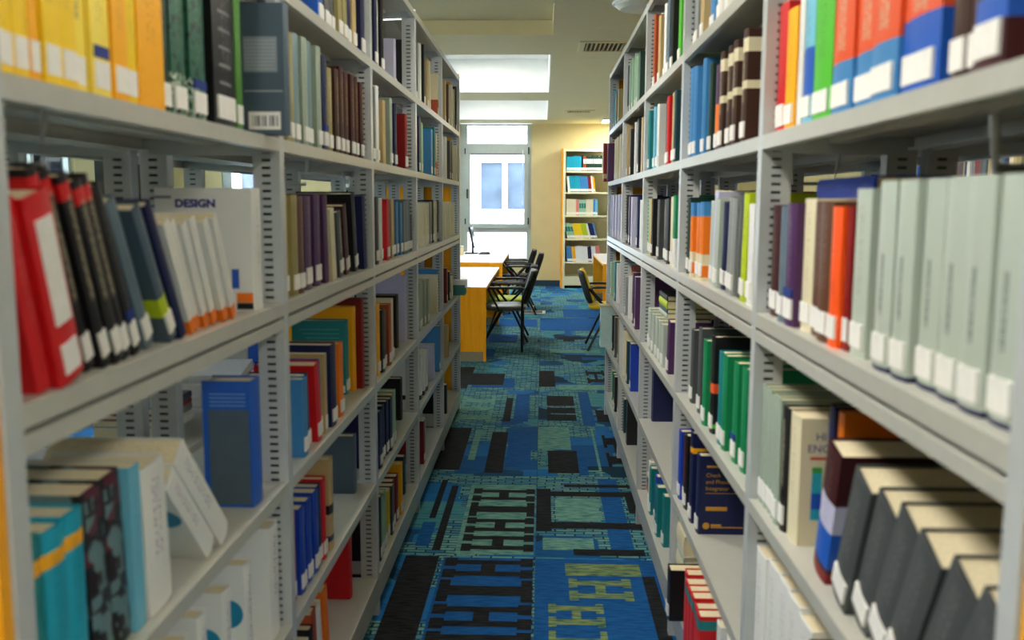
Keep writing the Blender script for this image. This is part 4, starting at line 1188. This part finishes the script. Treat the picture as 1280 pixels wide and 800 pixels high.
def place_book(sgn, x, y, z, t, h, dep, col, o, label, group, hard=True, lean=0, rotz=0):
    cm = cover_mat(col, o)
    cover, pages, bul = book_meshes(sgn, t, h, dep, hard, cm)
    root = thing('book', label, 'book', (x, y, z), (math.radians(lean), 0, rotz), group)
    obj('cover', cover, root)
    obj('page_block', pages, root)
    if o.get('st', 1) and h > .15:
        z1 = .050 if not o.get('lab') else .056
        obj('spine_label', sticker_mesh(sgn, t, .014, z1, M_TAG, bul), root)
    if o.get('dot'):
        obj('blue_dot', sticker_mesh(sgn, t, .054, .070, M_BLUEDOT, bul), root)
    if o.get('longlab'):
        obj('title_label', sticker_mesh(sgn, t, .075, .205, M_TAG, bul, .6), root)
        obj('spine_label', sticker_mesh(sgn, t, .012, .05, M_TAG, bul, .6), root)
    if o.get('circ'):
        mb = MB().disc((sgn * .034, -.0007, h * .60), .030, 'y', 24)
        obj('teal_emblem', mb.mesh('teal_emblem', mat('teal_print', (20, 130, 170), .5)), root)
    if o.get('id'):
        SPECIAL[o['id']] = (root, t, h, dep, sgn)
    return root

def rect(b):
    """outline of a standing or leaning book in the shelf's y-z plane"""
    c, q = math.cos(math.radians(b['lean'])), math.sin(math.radians(b['lean']))
    t, h, y = b['t'], b['h'], b['y']
    return [(y + u * c - v * q, u * q + v * c) for u, v in ((0, 0), (t, 0), (t, h), (0, h))]
def clash(A, B):
    for P in (A, B):
        for k in (0, 1):
            ex, ez = P[k + 1][0] - P[k][0], P[k + 1][1] - P[k][1]
            l = math.hypot(ex, ez)
            nx, nz = -ez / l, ex / l
            a = [p[0] * nx + p[1] * nz for p in A]
            b = [p[0] * nx + p[1] * nz for p in B]
            if max(a) <= min(b) + 2e-4 or max(b) <= min(a) + 2e-4:
                return False
    return True
def settle(row, lo, hi):
    """slide the books of one shelf apart until none passes through another or an upright"""
    row.sort(key=lambda b: b['y'] + b['t'] / 2)
    for it in range(160):
        moved = False
        for b in row:
            xs = [p[0] for p in rect(b)]
            d = max(0, lo - min(xs)) - max(0, max(xs) - hi)
            if abs(d) > 1e-5:
                b['y'] += d
                moved = True
        for i_, a in enumerate(row):
            for b in row[i_ + 1:i_ + 4]:
                A, B = rect(a), rect(b)
                if clash(A, B):
                    s0, s1 = 0, .2
                    for _ in range(11):
                        m_ = (s0 + s1) / 2
                        if clash(A, [(p[0] + m_, p[1]) for p in B]):
                            s0 = m_
                        else:
                            s1 = m_
                    a['y'] -= s1 / 2
                    b['y'] += s1 / 2
                    moved = True
        if not moved:
            break
    return it
FARLIM = {('L', 'C'): 6.235, ('R', 'A'): 6.15, ('R', 'D'): 6.15}
rows_ = {}
for side, bay, lev, ya, yb, n, t, h, col, desc, back, o in BOOKS:
    sgn = -1 if side == 'L' else 1
    label = '%s, %s, %s, %s' % (desc, LEV[lev], bayname(bay), ROWN[side])
    group = ('books matching: ' + label) if counts[(side, bay, lev, desc)] > 1 else None
    p = (yb - ya) / n
    lean0 = o.get('lean', 0)
    hard = not ('paperback' in desc or 'magazine' in desc or 'thin' in desc)
    for i in range(n):
        lean = lean0 + (o.get('lean1', lean0) - lean0) * (i / max(1, n - 1))
        if side == 'R' and 'lean1' in o:
            lean = o['lean1'] + lean0 - lean
        dep = o.get('dep') or min(.25, max(.15, h * rnd.uniform(.70, .80)))
        jb = rnd.uniform(-.006, .008)
        hh = h + (rnd.uniform(-.006, .004) if n > 1 and col not in ('lgg',) else 0)
        tt = t * math.cos(math.radians(lean)) - .0012
        if col == 'lgg' and bay == 0:
            tt -= .006
        lab = own_label((side, bay, lev, desc), ya + (i + 1) * p, desc, label)
        rows_.setdefault((side, bay, lev), []).append(dict(y=ya + (i + 1) * p - t, t=tt, h=hh, lean=lean if bay < 3 else 0, dep=dep, jb=jb, col=col, o=o, lab=lab, group=group, hard=hard, back=back))
# the slate-grey book that juts past the upright keeps its place at the end of its shelf
for (side, bay, lev), row in rows_.items():
    sgn = -1 if side == 'L' else 1
    yk = (YL0 if side == 'L' else YR0) + bay * PITCHY
    lo = ({'L': .985, 'R': .866}[side] if bay == 0 else yk) + .0015
    hi = yk + PITCHY - POST_T - .0015
    if (side, bay, lev) == ('L', 0, 'A'):
        hi = 1.914
    if bay == 4:
        hi = min(hi, FARLIM.get((side, lev), 99))
    if (side, bay, lev) == ('L', 1, 'E'):
        lo = 2.222
    if (side, bay, lev) == ('R', 2, 'E'):
        hi = 3.902
    if (side, bay, lev) == ('R', 1, 'E'):
        hi = 2.852
    settle(row, lo, hi)
    z = (ZL if side == 'L' else ZR)[lev]
    for b in row:
        front = (-AL - b['back'] if side == 'L' else AR + b['back']) + sgn * b['jb']
        if bay >= 3:
            y, tt, hh, o = b['y'], b['t'], b['h'], b['o']
            xa, xb = sorted((front, front + sgn * b['dep']))
            far_box(xa, xb, y, y + tt, z, z + hh, PAL[b['col']], PAL['cre'])
            for z0_, z1_, c_ in sorted(o.get('band', ())):
                far_box(xa - .0006, xb + .0006, y - .0006, y + tt + .0006, z + z0_ * hh, z + z1_ * hh, PAL[c_])
            if o.get('st', 1):
                xa, xb = sorted((front - sgn * .001, front + sgn * .001))
                far_box(xa, xb, y + .006, y + tt - .006, z + .014, z + .05, (228, 228, 224))
            continue
        place_book(sgn, front, b['y'], z, b['t'], b['h'], b['dep'], b['col'], b['o'], b['lab'], b['group'], b['hard'], b['lean'])

# ---- cover designs on the books whose faces can be seen
def cover_text(root, body, size, x, z, m, y=-.0006):
    return obj('cover_lettering', text_mesh(body, size, m), root, (x, y, z), (math.pi / 2, 0, 0))
def cover_rect(root, x0, x1, z0, z1, m, name='cover_print', y=-.0006):
    x0, x1 = sorted((x0, x1))
    return obj(name, MB().box(x0, x1, y, 0.0002, z0, z1).mesh(name, m), root)
M_INK = mat('navy_ink', (22, 30, 130), .5)
M_GOLD = mat('gold_foil', (206, 150, 48), .35, .3)
M_ORP = mat('orange_print', (238, 120, 20), .5)
M_BLUP = mat('blue_print', (24, 84, 190), .5)
M_SLATE = mat('slate_print', (74, 92, 108), .5)
M_GREYP = mat('grey_print', (130, 142, 156), .5)
M_REDP = mat('red_print', (200, 60, 50), .5)
M_CYAP = mat('cyan_print', (40, 170, 190), .5)
M_GRNP = mat('green_print', (60, 160, 60), .5)
r, t_, h_, d_, s_ = SPECIAL['design']
o = cover_text(r, 'DESIGN', .021, -.158, h_ - .039, M_INK)
o.data = text_mesh('DESIGN', .022, M_INK, .0002, .0010)
o.scale = (1.10, 1, 1)
cover_rect(r, -.20, -.165, h_ - .022, h_ - .016, M_GREYP)
cover_rect(r, -.045, -.030, .045, .085, M_BLUP)
cover_rect(r, -.036, -.002, .016, .036, M_ORP)
cover_rect(r, -.036, -.002, .002, .015, M_BLACK)
r, t_, h_, d_, s_ = SPECIAL['slate']
cover_rect(r, -.088, -.004, .006, h_ - .060, M_SLATE)
for k in range(4):
    cover_rect(r, -.085, -.010, h_ - .028 - k * .008, h_ - .0262 - k * .008, mat('pale_blue_print', (120, 170, 225), .5))
r, t_, h_, d_, s_ = SPECIAL['gold']
cover_text(r, 'Check', .0165, .018, h_ - .062, M_GOLD)
cover_text(r, 'and Phase', .0165, .018, h_ - .082, M_GOLD)
cover_text(r, 'Integrator', .0165, .018, h_ - .102, M_GOLD)
cover_rect(r, .02, .055, h_ - .034, h_ - .028, M_GOLD)
cover_rect(r, .018, .11, h_ - .112, h_ - .1105, M_GOLD)
cover_rect(r, .02, .082, .072, .084, M_GOLD)
cover_rect(r, .036, .13, .020, .023, M_GOLD)
cover_rect(r, .036, .066, .0245, .031, M_GOLD)
obj('gold_emblem', MB().disc((.022, -.0007, .026), .010, 'y').mesh('gold_emblem', M_GOLD), r)
r, t_, h_, d_, s_ = SPECIAL['heng']
cover_text(r, 'HI', .020, .026, h_ - .040, M_INK)
cover_text(r, 'ENGI', .020, .012, h_ - .062, M_INK)
cover_rect(r, .018, .07, h_ - .076, h_ - .071, M_REDP)
cover_rect(r, .022, .040, .05, h_ - .09, M_CYAP)
cover_rect(r, .022, .040, h_ - .10, h_ - .09, M_GRNP, y=-.0009)
cover_rect(r, .022, .040, .07, .10, M_BLUP, y=-.0009)
r, t_, h_, d_, s_ = SPECIAL['teal']
for k in range(4):
    cover_rect(r, -.15 + .01 * k, -.02, h_ - .03 - k * .014, h_ - .0285 - k * .014, mat('pale_teal_print', (90, 180, 180), .5))
cover_rect(r, -.012, -.002, .006, .03, M_TAG)
r, t_, h_, d_, s_ = SPECIAL['redcover']
cover_rect(r, -.12, -.03, h_ * .6, h_ * .6 + .003, mat('dark_red_print', (150, 14, 20), .5))
r, t_, h_, d_, s_ = SPECIAL['arch']
obj('finger_ring', MB().disc((-.0042, t_ / 2, .06), .001).tube([(-.005, t_ / 2 + .012 * math.cos(a / 8 * math.pi), .06 + .012 * math.sin(a / 8 * math.pi)) for a in range(17)], .002, 6).mesh('finger_ring', M_ALU), r)

# slate-grey book standing proud of the shelf in front of the upright
zA = ZL['A']
root = place_book(-1, -.527, 1.915, zA, .040, .262, .20, 'sla', {'st': 0}, 'slate grey book jutting past the upright, barcode on its back cover', None)
cover_rect(root, -.083, -.014, .125, .195, M_GREYP)
for k in range(9):
    cover_rect(root, -.081, -.018, .130 + k * .007, .1325 + k * .007, mat('pale_grey_print', (158, 168, 178), .5), y=-.0009)
cover_rect(root, -.083, -.004, .086, .0885, mat('pale_grey_print', (158, 168, 178), .5))
cover_rect(root, -.076, -.010, .010, .046, M_TAG, 'barcode_label')
for k in range(11):
    w_ = .0012 + .0012 * (k * 7 % 3)
    if k != 6:
        cover_rect(root, -.068 + k * .005, -.068 + k * .005 + w_, .017, .038, M_SLATE, 'barcode_bar', y=-.0011)
# white label on the thick black hardback beside the green book
# ---- lying piles
def lying(x, y, z, ln, dep, t, col, label, sgn=1, group=None, rz=0):
    """book lying flat: its height ln runs towards -y, spine to the aisle"""
    return place_book(sgn, x, y, z, t, ln, dep, col, {'st': 0}, label, group, True, 90, 0)
zr = ZR['C']
zz = zr + .1652
for c, t, nm in (('lgg', .022, 'pale'), ('dte', .018, 'dark teal'), ('lim', .03, 'yellow green'), ('blk', .022, 'black')):
    lying(AR + .05, 3.86, zz, .24, .19, t, c, '%s book lying flat on the white volumes, third bay, bookcase-side row' % nm)
    zz += t + .0005
zz = ZR['E']
for c, t, nm in (('rus', .03, 'rust red'), ('nav', .035, 'navy'), ('cre', .02, 'cream')):
    lying(AR + .045, 4.104, zz, .20, .20, t, c, '%s book in a flat pile on the bottom shelf, third bay, bookcase-side row' % nm)
    zz += t + .0005
zz = ZR['E']
for k, (c, t) in enumerate((('cre', .07), ('whi', .02), ('cre', .06), ('lgg', .02), ('cre', .07))):
    lying(AR + .02, 3.006, zz, .15, .22, t, c, '%s book in the flat cream pile, bottom shelf, second bay, bookcase-side row' % ('lowest', 'second lowest', 'middle', 'second highest', 'topmost')[k], 1, 'flat cream pile on the bottom shelf')
    zz += t + .0005
zz = ZL['E']
for k in range(4):
    lying(-AL - .06, 2.218, zz, .15, .2, .03, 'whi', '%s white book in the flat pile, bottom shelf, second bay, desk-side row' % ('lowest', 'second lowest', 'third', 'topmost')[k], -1, 'flat white pile on the bottom shelf')
    zz += .0305
zz = ZL['C']
for c, t, nm in (('whi', .03, 'white'), ('gry', .02, 'grey'), ('dre', .014, 'dark red'), ('nav', .02, 'navy')):
    lying(-1.02, 2.62, zz, .24, .18, t, c, '%s book lying on the away-facing shelf behind the blue book' % nm, -1)
    zz += t + .0005
lying(AR + .09, 1.82, ZR['B'] + .2335, .31, .12, .036, 'rbl', 'royal blue book lying flat on top of books, third shelf down, bookcase-side row')

# papers on the rear shelves seen through the gaps
for k, (x, y, a) in enumerate(((-1.04, 2.86, .2), (-1.02, 3.5, -.1), (-1.05, 1.75, .1))):
    t = thing('paper_stack', ('loose stack of white paper on the away-facing shelf, %s the rear uprights' % ('just past', 'well beyond', 'before')[k]), 'paper', (x, y, ZL['C']), (0, 0, 0))
    for q in range(9):
        m_ = MB().box(-.105, .105, -.145, .145, 0, .012).mesh('sheet_bundle', M_PAGEW)
        obj('sheet_bundle', m_, t, (rnd.uniform(-.012, .012), rnd.uniform(-.02, .02), q * .0122), (0, 0, a + rnd.uniform(-.12, .12)))

# books sticking out at the far end of the bookcase-side row
place_book(1, AR - .04, 6.22, ZR['A'], .045, .25, .19, 'dre', {'st': 0, 'band': ((.08, .2, 'tan'),)}, 'dark red book jutting into the aisle, last bay of bookcase-side row', None)
place_book(1, AR - .015, 6.17, ZR['A'], .04, .24, .19, 'pur', {'st': 0}, 'purple book beside the jutting dark red book, bookcase-side row', None)
t = thing('magazine_box', 'pale aqua magazine box jutting out, last bay of bookcase-side row', 'box', (AR - .045, 6.22, ZR['D']))
obj('shell', MB().box(0, .003, -.05, .05, 0, .27).box(.003, .22, -.05, -.047, 0, .27).box(.003, .22, .047, .05, 0, .27).box(.003, .22, -.047, .047, 0, .003).mesh('shell', mat('aqua_card', (176, 206, 204), .6)), t)
obj('lid', MB().box(-.006, .226, -.056, .056, .27, .285).mesh('lid', mat('card_lid', (200, 196, 150), .6)), t)
obj('front_strip', MB().box(-.001, 0, -.02, .02, .05, .17).mesh('front_strip', mat('teal_strip', (90, 150, 160), .6)), t)
t = thing('letter_tray', 'teal letter tray with white paper jutting from last bay of desk-side row', 'tray', (-AL + .05, 6.33, ZL['C']))
obj('tray', MB().box(-.24, 0, -.07, .07, 0, .004).box(-.24, 0, -.07, -.066, .004, .07).box(-.24, 0, .066, .07, .004, .07).box(-.004, 0, -.066, .066, .004, .05).mesh('tray', mat('teal_plastic', (60, 130, 132), .4)), t)
obj('paper', MB().box(-.22, .006, -.05, .05, .052, .10).mesh('paper', M_PAGEW), t)

# hanging wire book supports
def wire_support(x, y, z, ln, sgn, label, th=.0045):
    t = thing('wire_book_support', label, 'book support', (x, y, z), (0, 0, 0), 'hanging wire book supports')
    obj('wire', MB().tube([(0, 0, 0), (sgn * .006, .004, -ln * .5), (sgn * .012, .010, -ln), (sgn * .11, .010, -ln), (sgn * .115, .004, -ln * .5), (sgn * .12, 0, 0)], th, 8).mesh('wire', M_STEEL), t)
for k, (x, y, z, s) in enumerate(((-.665, 1.24, 1.597, -1), (-.66, 2.62, 1.597, -1), (-.66, 3.62, 1.597, -1), (.60, 1.28, 1.597, 1), (.60, 2.30, 1.597, 1))):
    wire_support(x, y, z, .084, s, 'grey wire book support hanging under the second shelf, %s' % ('orange-end bay, desk-side row', 'second bay, desk-side row', 'third bay, desk-side row', 'orange-end bay, bookcase-side row', 'second bay, bookcase-side row')[k], .0045 if k != 3 else .008)

# ------------------------------------------------------------------ reading area: desks
def desk(x0, x1, y0, y1, label):
    t = thing('desk', label, 'desk', ((x0 + x1) / 2, (y0 + y1) / 2, 0))
    a, b, H = (x1 - x0) / 2, (y1 - y0) / 2, .69
    top = obj('desk_top', MB().box(-a, a, -b, b, H - .028, H).mesh('desk_top', mat('white_laminate', (236, 236, 238), .3), .002), t)
    obj('edge_band', MB().box(-a - .002, a + .002, -b - .002, -b, H - .030, H - .004).box(-a - .002, a + .002, b, b + .002, H - .030, H - .004).box(-a - .002, -a, -b, b, H - .03, H - .004).box(a, a + .002, -b, b, H - .03, H - .004).mesh('edge_band', M_WOOD), top)
    for s in (-1, 1):
        yy = s * b
        ya, yb = sorted((yy, yy - s * .03))
        p = obj('end_panel', MB().box(-a, a, ya, yb, .09, H - .028).box(a - .025, a, ya, yb, 0, .09).box(-a, -a + .025, ya, yb, 0, .09).mesh('end_panel', M_WOOD), t)
        obj('plinth', MB().box(-a + .025, a - .025, ya + .003, yb - .003, 0, .09).mesh('plinth', mat('grey_plinth', (150, 140, 116), .5)), p)
    obj('apron', MB().box(-a + .08, a - .08, -b + .03, -b + .05, H - .13, H - .028).box(-a + .08, a - .08, b - .05, b - .03, H - .13, H - .028).mesh('apron', M_WOOD), t)
    obj('modesty_panel', MB().box(-.012, .012, -b + .03, b - .03, .22, H - .028).mesh('modesty_panel', M_WOOD), t)
desk(-1.95, -.51, 8.42, 11.02, 'orange and white desk beside the lime seated chair')
desk(-1.95, -.51, 11.90, 14.40, 'orange and white desk carrying the monitor and keyboard')
desk(.785, 2.2, 8.42, 11.02, 'orange and white desk behind the bookcase-side shelving row')
desk(.775, 2.2, 11.75, 14.10, 'orange and white desk in front of the tall bookcase')

# ------------------------------------------------------------------ chairs
M_CHB = mat('black_chair_fabric', (26, 27, 30), .7, 0, .12, 120)
M_CHG = mat('grey_chair_vinyl', (96, 98, 92), .42, 0, .08, 80)
M_CHL = mat('lime_chair_fabric', (168, 186, 30), .7, 0, .1, 120)
M_CHY = mat('yellow_chair_fabric', (240, 206, 40), .7, 0, .1, 120)
M_TUBE = mat('black_steel_tube', (14, 14, 16), .35, 0, .05, 60)
M_ARM = mat('dark_arm_pad', (52, 52, 52), .45, 0, .05, 60)
def pad(nx, ny, sx, sy, th, bow, m, name, edge=.02):
    """soft rectangular pad centred on the origin, thickness along z"""
    bm = bmesh.new()
    vs_ = {}
    for side in (0, 1):
        for i in range(nx + 1):
            for j in range(ny + 1):
                u, v = i / nx * 2 - 1, j / ny * 2 - 1
                k = (1 - abs(u) ** 6) * (1 - abs(v) ** 6)
                ru = 1 - .06 * abs(v) ** 5
                rv = 1 - .06 * abs(u) ** 5
                zt = th * (.35 + .65 * max(0, k) ** .35) / 2
                vs_[side, i, j] = bm.verts.new((u * sx / 2 * ru, v * sy / 2 * rv, (zt if side else -zt) + bow * (v * v - .4)))
    for side in (0, 1):
        for i in range(nx):
            for j in range(ny):
                q = [vs_[side, i, j], vs_[side, i + 1, j], vs_[side, i + 1, j + 1], vs_[side, i, j + 1]]
                bm.faces.new(q if side else q[::-1])
    ring = [(i, 0) for i in range(nx)] + [(nx, j) for j in range(ny)] + [(i, ny) for i in range(nx, 0, -1)] + [(0, j) for j in range(ny, 0, -1)]
    for a, b in zip(ring, ring[1:] + ring[:1]):
        bm.faces.new((vs_[0, a[0], a[1]], vs_[0, b[0], b[1]], vs_[1, b[0], b[1]], vs_[1, a[0], a[1]]))
    bmesh.ops.recalc_face_normals(bm, faces=bm.faces)
    me = bpy.data.meshes.new(name)
    bm.to_mesh(me)
    bm.free()
    for p in me.polygons:
        p.use_smooth = True
    me.materials.append(m)
    return me
def chair(x, y, rz, label, seat_m, back_m, cross, shell_m=None, group=None):
    t = thing('armchair', label, 'chair', (x, y, 0), (0, 0, rz), group)
    obj('seat', pad(8, 8, .42, .46, .06, .01, seat_m, 'seat'), t, (0, 0, .425))
    bk = obj('backrest', pad(8, 8, .34, .44, .045, .035, back_m, 'backrest'), t, (.235, 0, .635), (0, math.radians(-72), 0))
    if shell_m:
        obj('back_shell', pad(8, 8, .35, .45, .03, .035, shell_m, 'back_shell'), bk, (0, 0, -.022))
    for s in (-1, 1):
        yy = s * .245
        if cross:
            obj('leg', MB().tube([(.225, yy, .0), (.05, yy, .37), (-.10, yy, .56), (-.17, yy, .625)], .012).mesh('leg', M_TUBE), t)
            obj('leg', MB().tube([(-.235, yy * 1.0, 0), (-.02, yy * .98, .37), (.12, yy * .97, .50), (.22, yy * .95, .62)], .012).mesh('leg', M_TUBE), t)
        else:
            obj('leg', MB().tube([(.175, yy, 0), (.172, yy, .42), (.185, yy, .56), (.245, yy * .9, .70)], .013).mesh('leg', M_TUBE), t)
            obj('leg', MB().tube([(-.235, yy, 0), (-.08, yy, .40), (-.02, yy * .9, .41)], .013).mesh('leg', M_TUBE), t)
            obj('arm_support', MB().tube([(-.05, yy, .41), (-.13, yy, .56), (-.16, yy, .625)], .011).mesh('arm_support', M_TUBE), t)
        obj('armrest', MB().prism([(-.19, .625), (-.15, .642), (.14, .645), (.20, .635), (.20, .618), (.10, .622), (-.15, .618)], yy - .022, yy + .022, 'y').mesh('armrest', M_ARM, .004), t)
    obj('seat_rail', MB().tube([(.05, -.245, .385), (.05, .245, .385)], .011).tube([(-.08, -.245, .39), (-.08, .245, .39)], .011).mesh('seat_rail', M_TUBE), t)
chair(-.365, 9.22, 0, 'grey vinyl armchair with straight rear legs at the desk end', M_CHG, M_CHG, False, M_CHB)
chair(-.37, 9.88, 0, 'black crossed leg armchair with lime green seat', M_CHL, M_CHB, True, M_CHB)
chair(-.30, 12.25, 0, 'all black armchair at the monitor desk, beside the floor socket', M_CHB, M_CHB, True, M_CHB)
chair(-.40, 13.10, 0, 'all black armchair at the monitor desk, closest to the window', M_CHB, M_CHB, True, M_CHB)
chair(.685, 9.34, math.pi, 'black armchair with yellow padded backrest beyond the bookcase-side row', M_CHY, M_CHY, True, M_CHB)

# ------------------------------------------------------------------ monitor, keyboard, mouse, floor socket
t = thing('monitor', 'slim black monitor seen edge-on on the far desk', 'monitor', (-1.06, 13.95, .69))
obj('base', MB().box(-.10, .10, -.11, .11, 0, .012).mesh('base', M_BLACK, .004), t)
obj('stand', MB().prism([(.0, .012), (.03, .012), (.022, .2), (.0, .2)], -.03, .03, 'y').mesh('stand', M_BLACK), t)
sc = obj('housing', MB().box(-.014, .016, -.25, .25, 0, .32).mesh('housing', M_BLACK, .004), t, (.045, 0, .09), (0, math.radians(-12), 0))
obj('screen', MB().box(.0161, .0168, -.24, .24, .014, .306).mesh('screen', mat('dark_screen', (30, 44, 70), .2)), sc)
t = thing('keyboard', 'black keyboard on the desk in front of the monitor', 'keyboard', (-.87, 13.9, .69))
obj('case', MB().box(-.07, .07, -.21, .21, 0, .014).mesh('case', M_BLACK, .003), t)
kb = MB().box(-.008, .008, -.008, .008, 0, .006).mesh('key', mat('key_grey', (50, 50, 54), .5))
for a in range(5):
    for b in range(14):
        obj('key', kb, t, (-.046 + a * .022, -.19 + b * .029, .014))
t = thing('mouse', 'small black computer mouse on the far desk', 'mouse', (-.80, 13.75, .69))
mb = MB()
for q, (s, z) in enumerate(((1, 0), (1, .012), (.8, .026), (.4, .034))):
    mb.v += [(.03 * s * math.cos(k * math.pi / 6), .055 * s * math.sin(k * math.pi / 6), z) for k in range(12)]
for q in range(3):
    for k in range(12):
        mb.f.append((q * 12 + k, q * 12 + (k + 1) % 12, q * 12 + 12 + (k + 1) % 12, q * 12 + 12 + k))
mb.f.append(tuple(36 + k for k in range(12)))
obj('shell', mb.mesh('shell', M_BLACK), t)
obj('scroll_wheel', MB().tube([(-.004, .03, .03), (.004, .03, .03)], .006).mesh('scroll_wheel', M_ARM), t)
t = thing('desk_organiser', 'cream box standing on the monitor desk behind the shelving end', 'box', (-1.22, 13.6, .69))
obj('body', MB().box(-.06, .06, -.1, .1, 0, .12).mesh('body', mat('cream_plastic', (232, 214, 160), .5), .004), t)
obj('flap', MB().box(-.062, .062, -.102, .102, .121, .13).mesh('flap', M_TAG), t)
t = thing('floor_socket', 'open metal floor socket in the carpet beside the desk', 'floor socket', (-.12, 12.25, .0))
obj('frame', MB().box(-.17, .17, -.17, -.13, 0, .012).box(-.17, .17, .13, .17, 0, .012).box(-.17, -.13, -.13, .13, 0, .012).box(.13, .17, -.13, .13, 0, .012).mesh('frame', M_ALU), t)
obj('well', MB().box(-.13, .13, -.13, .13, .0005, .004).mesh('well', mat('socket_well', (60, 64, 66), .6)), t)
obj('plug', MB().box(-.02, .02, .02, .07, .004, .09).mesh('plug', M_TAG, .004), t)

# ------------------------------------------------------------------ tall bookcase against the back wall
BX0, BX1, BY = .345, 1.43, 15.80
t = thing('tall_bookcase', 'tall cream bookcase with orange side panels against the beige wall', 'bookcase', ((BX0 + BX1) / 2, BY, 0))
hw = (BX1 - BX0) / 2
M_CASE = mat('cream_bookcase_paint', (226, 220, 184), .5, 0, .02, 10)
obj('upright', MB().box(-hw, -hw + .04, 0, .42, 0, 2.35).mesh('upright', M_CASE), t)
obj('upright', MB().box(hw - .04, hw, 0, .42, 0, 2.35).mesh('upright', M_CASE), t)
obj('side_panel', MB().box(-hw - .03, -hw - .0005, .02, .42, .0, 2.36).mesh('side_panel', M_WOOD), t)
obj('side_panel', MB().box(hw + .0005, hw + .03, .02, .42, .0, 2.36).mesh('side_panel', M_WOOD), t)
obj('back_panel', MB().box(-hw + .04, hw - .04, .40, .42, .05, 2.33).mesh('back_panel', M_CASE), t)
obj('top', MB().box(-hw + .04, hw - .04, 0, .40, 2.31, 2.35).mesh('top', M_CASE), t)
BZ = [1.985, 1.632, 1.242, .849, .453, .205]
for z in BZ:
    obj('shelf', MB().box(-hw + .04, hw - .04, .005, .40, z - .03, z).mesh('shelf', M_CASE), t)
obj('kick_board', MB().box(-hw + .04, hw - .04, .005, .025, .05, .175).mesh('kick_board', M_CASE), t)
rows = [
    [(8, .031, 'cya', 'light blue'), (1, .03, 'blk', 'black'), (1, .05, 'rus', 'rust and white'), (9, .030, 'dgr', 'dark green banded')],
    [(1, .04, 'whi', 'white'), (5, .035, 'cya', 'cyan'), (4, .034, 'skb', 'blue'), (2, .026, 'dre', 'dark red'), (1, .03, 'whi', 'white'), (1, .03, 'amb', 'amber')],
    [(4, .042, 'cre', 'cream'), (1, .05, 'pnk', 'pink'), (3, .04, 'pgr', 'pale green'), (3, .04, 'cre', 'pale cream'), (1, .035, 'skb', 'blue'), (1, .04, 'lbl', 'pale blue')],
    [(3, .045, 'pgr', 'pale green'), (4, .035, 'yel', 'yellow'), (3, .03, 'lim', 'lime'), (1, .035, 'whi', 'white'), (2, .04, 'nav', 'navy'), (1, .03, 'skb', 'blue')],
    [(2, .045, 'skb', 'blue'), (2, .03, 'amb', 'amber'), (5, .042, 'whi', 'white'), (2, .032, 'nav', 'navy'), (2, .035, 'whi', 'pale'), (3, .025, 'pnk', 'pink')],
]
HT = [.245, .265, .27, .26, .265]
for k, rw in enumerate(rows):
    x = BX0 + .055
    lean = {1: -6, 3: -14, 4: -5}.get(k, 0)
    x += .03 if lean else 0
    for n, tk, col, nm in rw:
        for q in range(n):
            h = HT[k] + rnd.uniform(-.012, .012)
            sh_ = math.tan(math.radians(lean))
            far_box(x, x + tk - .002, BY + .03, BY + .23, BZ[k], BZ[k] + h, PAL[col], PAL['cre'], sh_)
            far_box(x + .001 + sh_ * .015, x + tk - .003 + sh_ * .015, BY + .0285, BY + .0296, BZ[k] + .015, BZ[k] + .055, (230, 230, 226), None, sh_)
            if nm in ('dark green banded', 'rust and white', 'pale green'):
                far_box(x + .003 + sh_ * .12, x + tk - .005 + sh_ * .12, BY + .0285, BY + .0296, BZ[k] + .12, BZ[k] + .2, (210, 220, 214) if k == 0 else (40, 120, 110), None, sh_)
            x += tk

# ------------------------------------------------------------------ the many books too small or too hidden to single out
cols = [PAL[k] for k in ('blk', 'nav', 'dre', 'cre', 'tan', 'gry', 'dgr', 'brn', 'whi', 'sla', 'olv', 'mar', 'blu')]
def fill(front, sgn, y0, nb, levels, lv_list, density):
    for lv in lv_list:
        for k in range(nb):
            y = y0 + k * PITCHY + (.03 if k == 0 else .01)
            end = y0 + (k + 1) * PITCHY - POST_T - .03
            while y < end:
                t = rnd.uniform(.018, .045)
                if y + t > end:
                    break
                if rnd.random() < density:
                    h = rnd.uniform(.19, .27)
                    xa, xb = sorted((front + sgn * .02, front + sgn * (.02 + rnd.uniform(.15, .2))))
                    far_box(xa, xb, y, y + t - .001, levels[lv], levels[lv] + h, rnd.choice(cols))
                y += t
fill(AR + 2 * DEP + .02, -1, YR0, 5, ZR, ['S', 'A', 'B', 'C', 'D', 'E'], .9)
fill(2.15, 1, YR0, 5, ZR, ['S', 'A', 'B', 'C', 'D'], .9)
fill(-AL - 2 * DEP - .02, 1, YL0 + 2 * PITCHY, 3, ZL, ['S', 'A', 'C', 'D', 'E'], .55)
fill(-AL - 2 * DEP - .02, 1, YL0, 2, ZL, ['S', 'A', 'E'], .5)
me = bpy.data.meshes.new('distant_books')
me.from_pydata(far_v, [], far_f)
ca = me.color_attributes.new('tint', 'FLOAT_COLOR', 'CORNER')
i = 0
for p, c in zip(me.polygons, far_c):
    l = (*lin(c), 1)
    for _ in range(p.loop_total):
        ca.data[i].color = l
        i += 1
m, nt, b = nodes_of('distant_book_covers')
at = nt.nodes.new('ShaderNodeAttribute')
at.attribute_name = 'tint'
nt.links.new(at.outputs['Color'], b.inputs['Base Color'])
b.inputs['Roughness'].default_value = .45
me.materials.append(m)
o = obj('distant_books', me)
tag(o, 'many small books on the far bays, tall bookcase and shelves facing away', 'books')
o['kind'] = 'stuff'
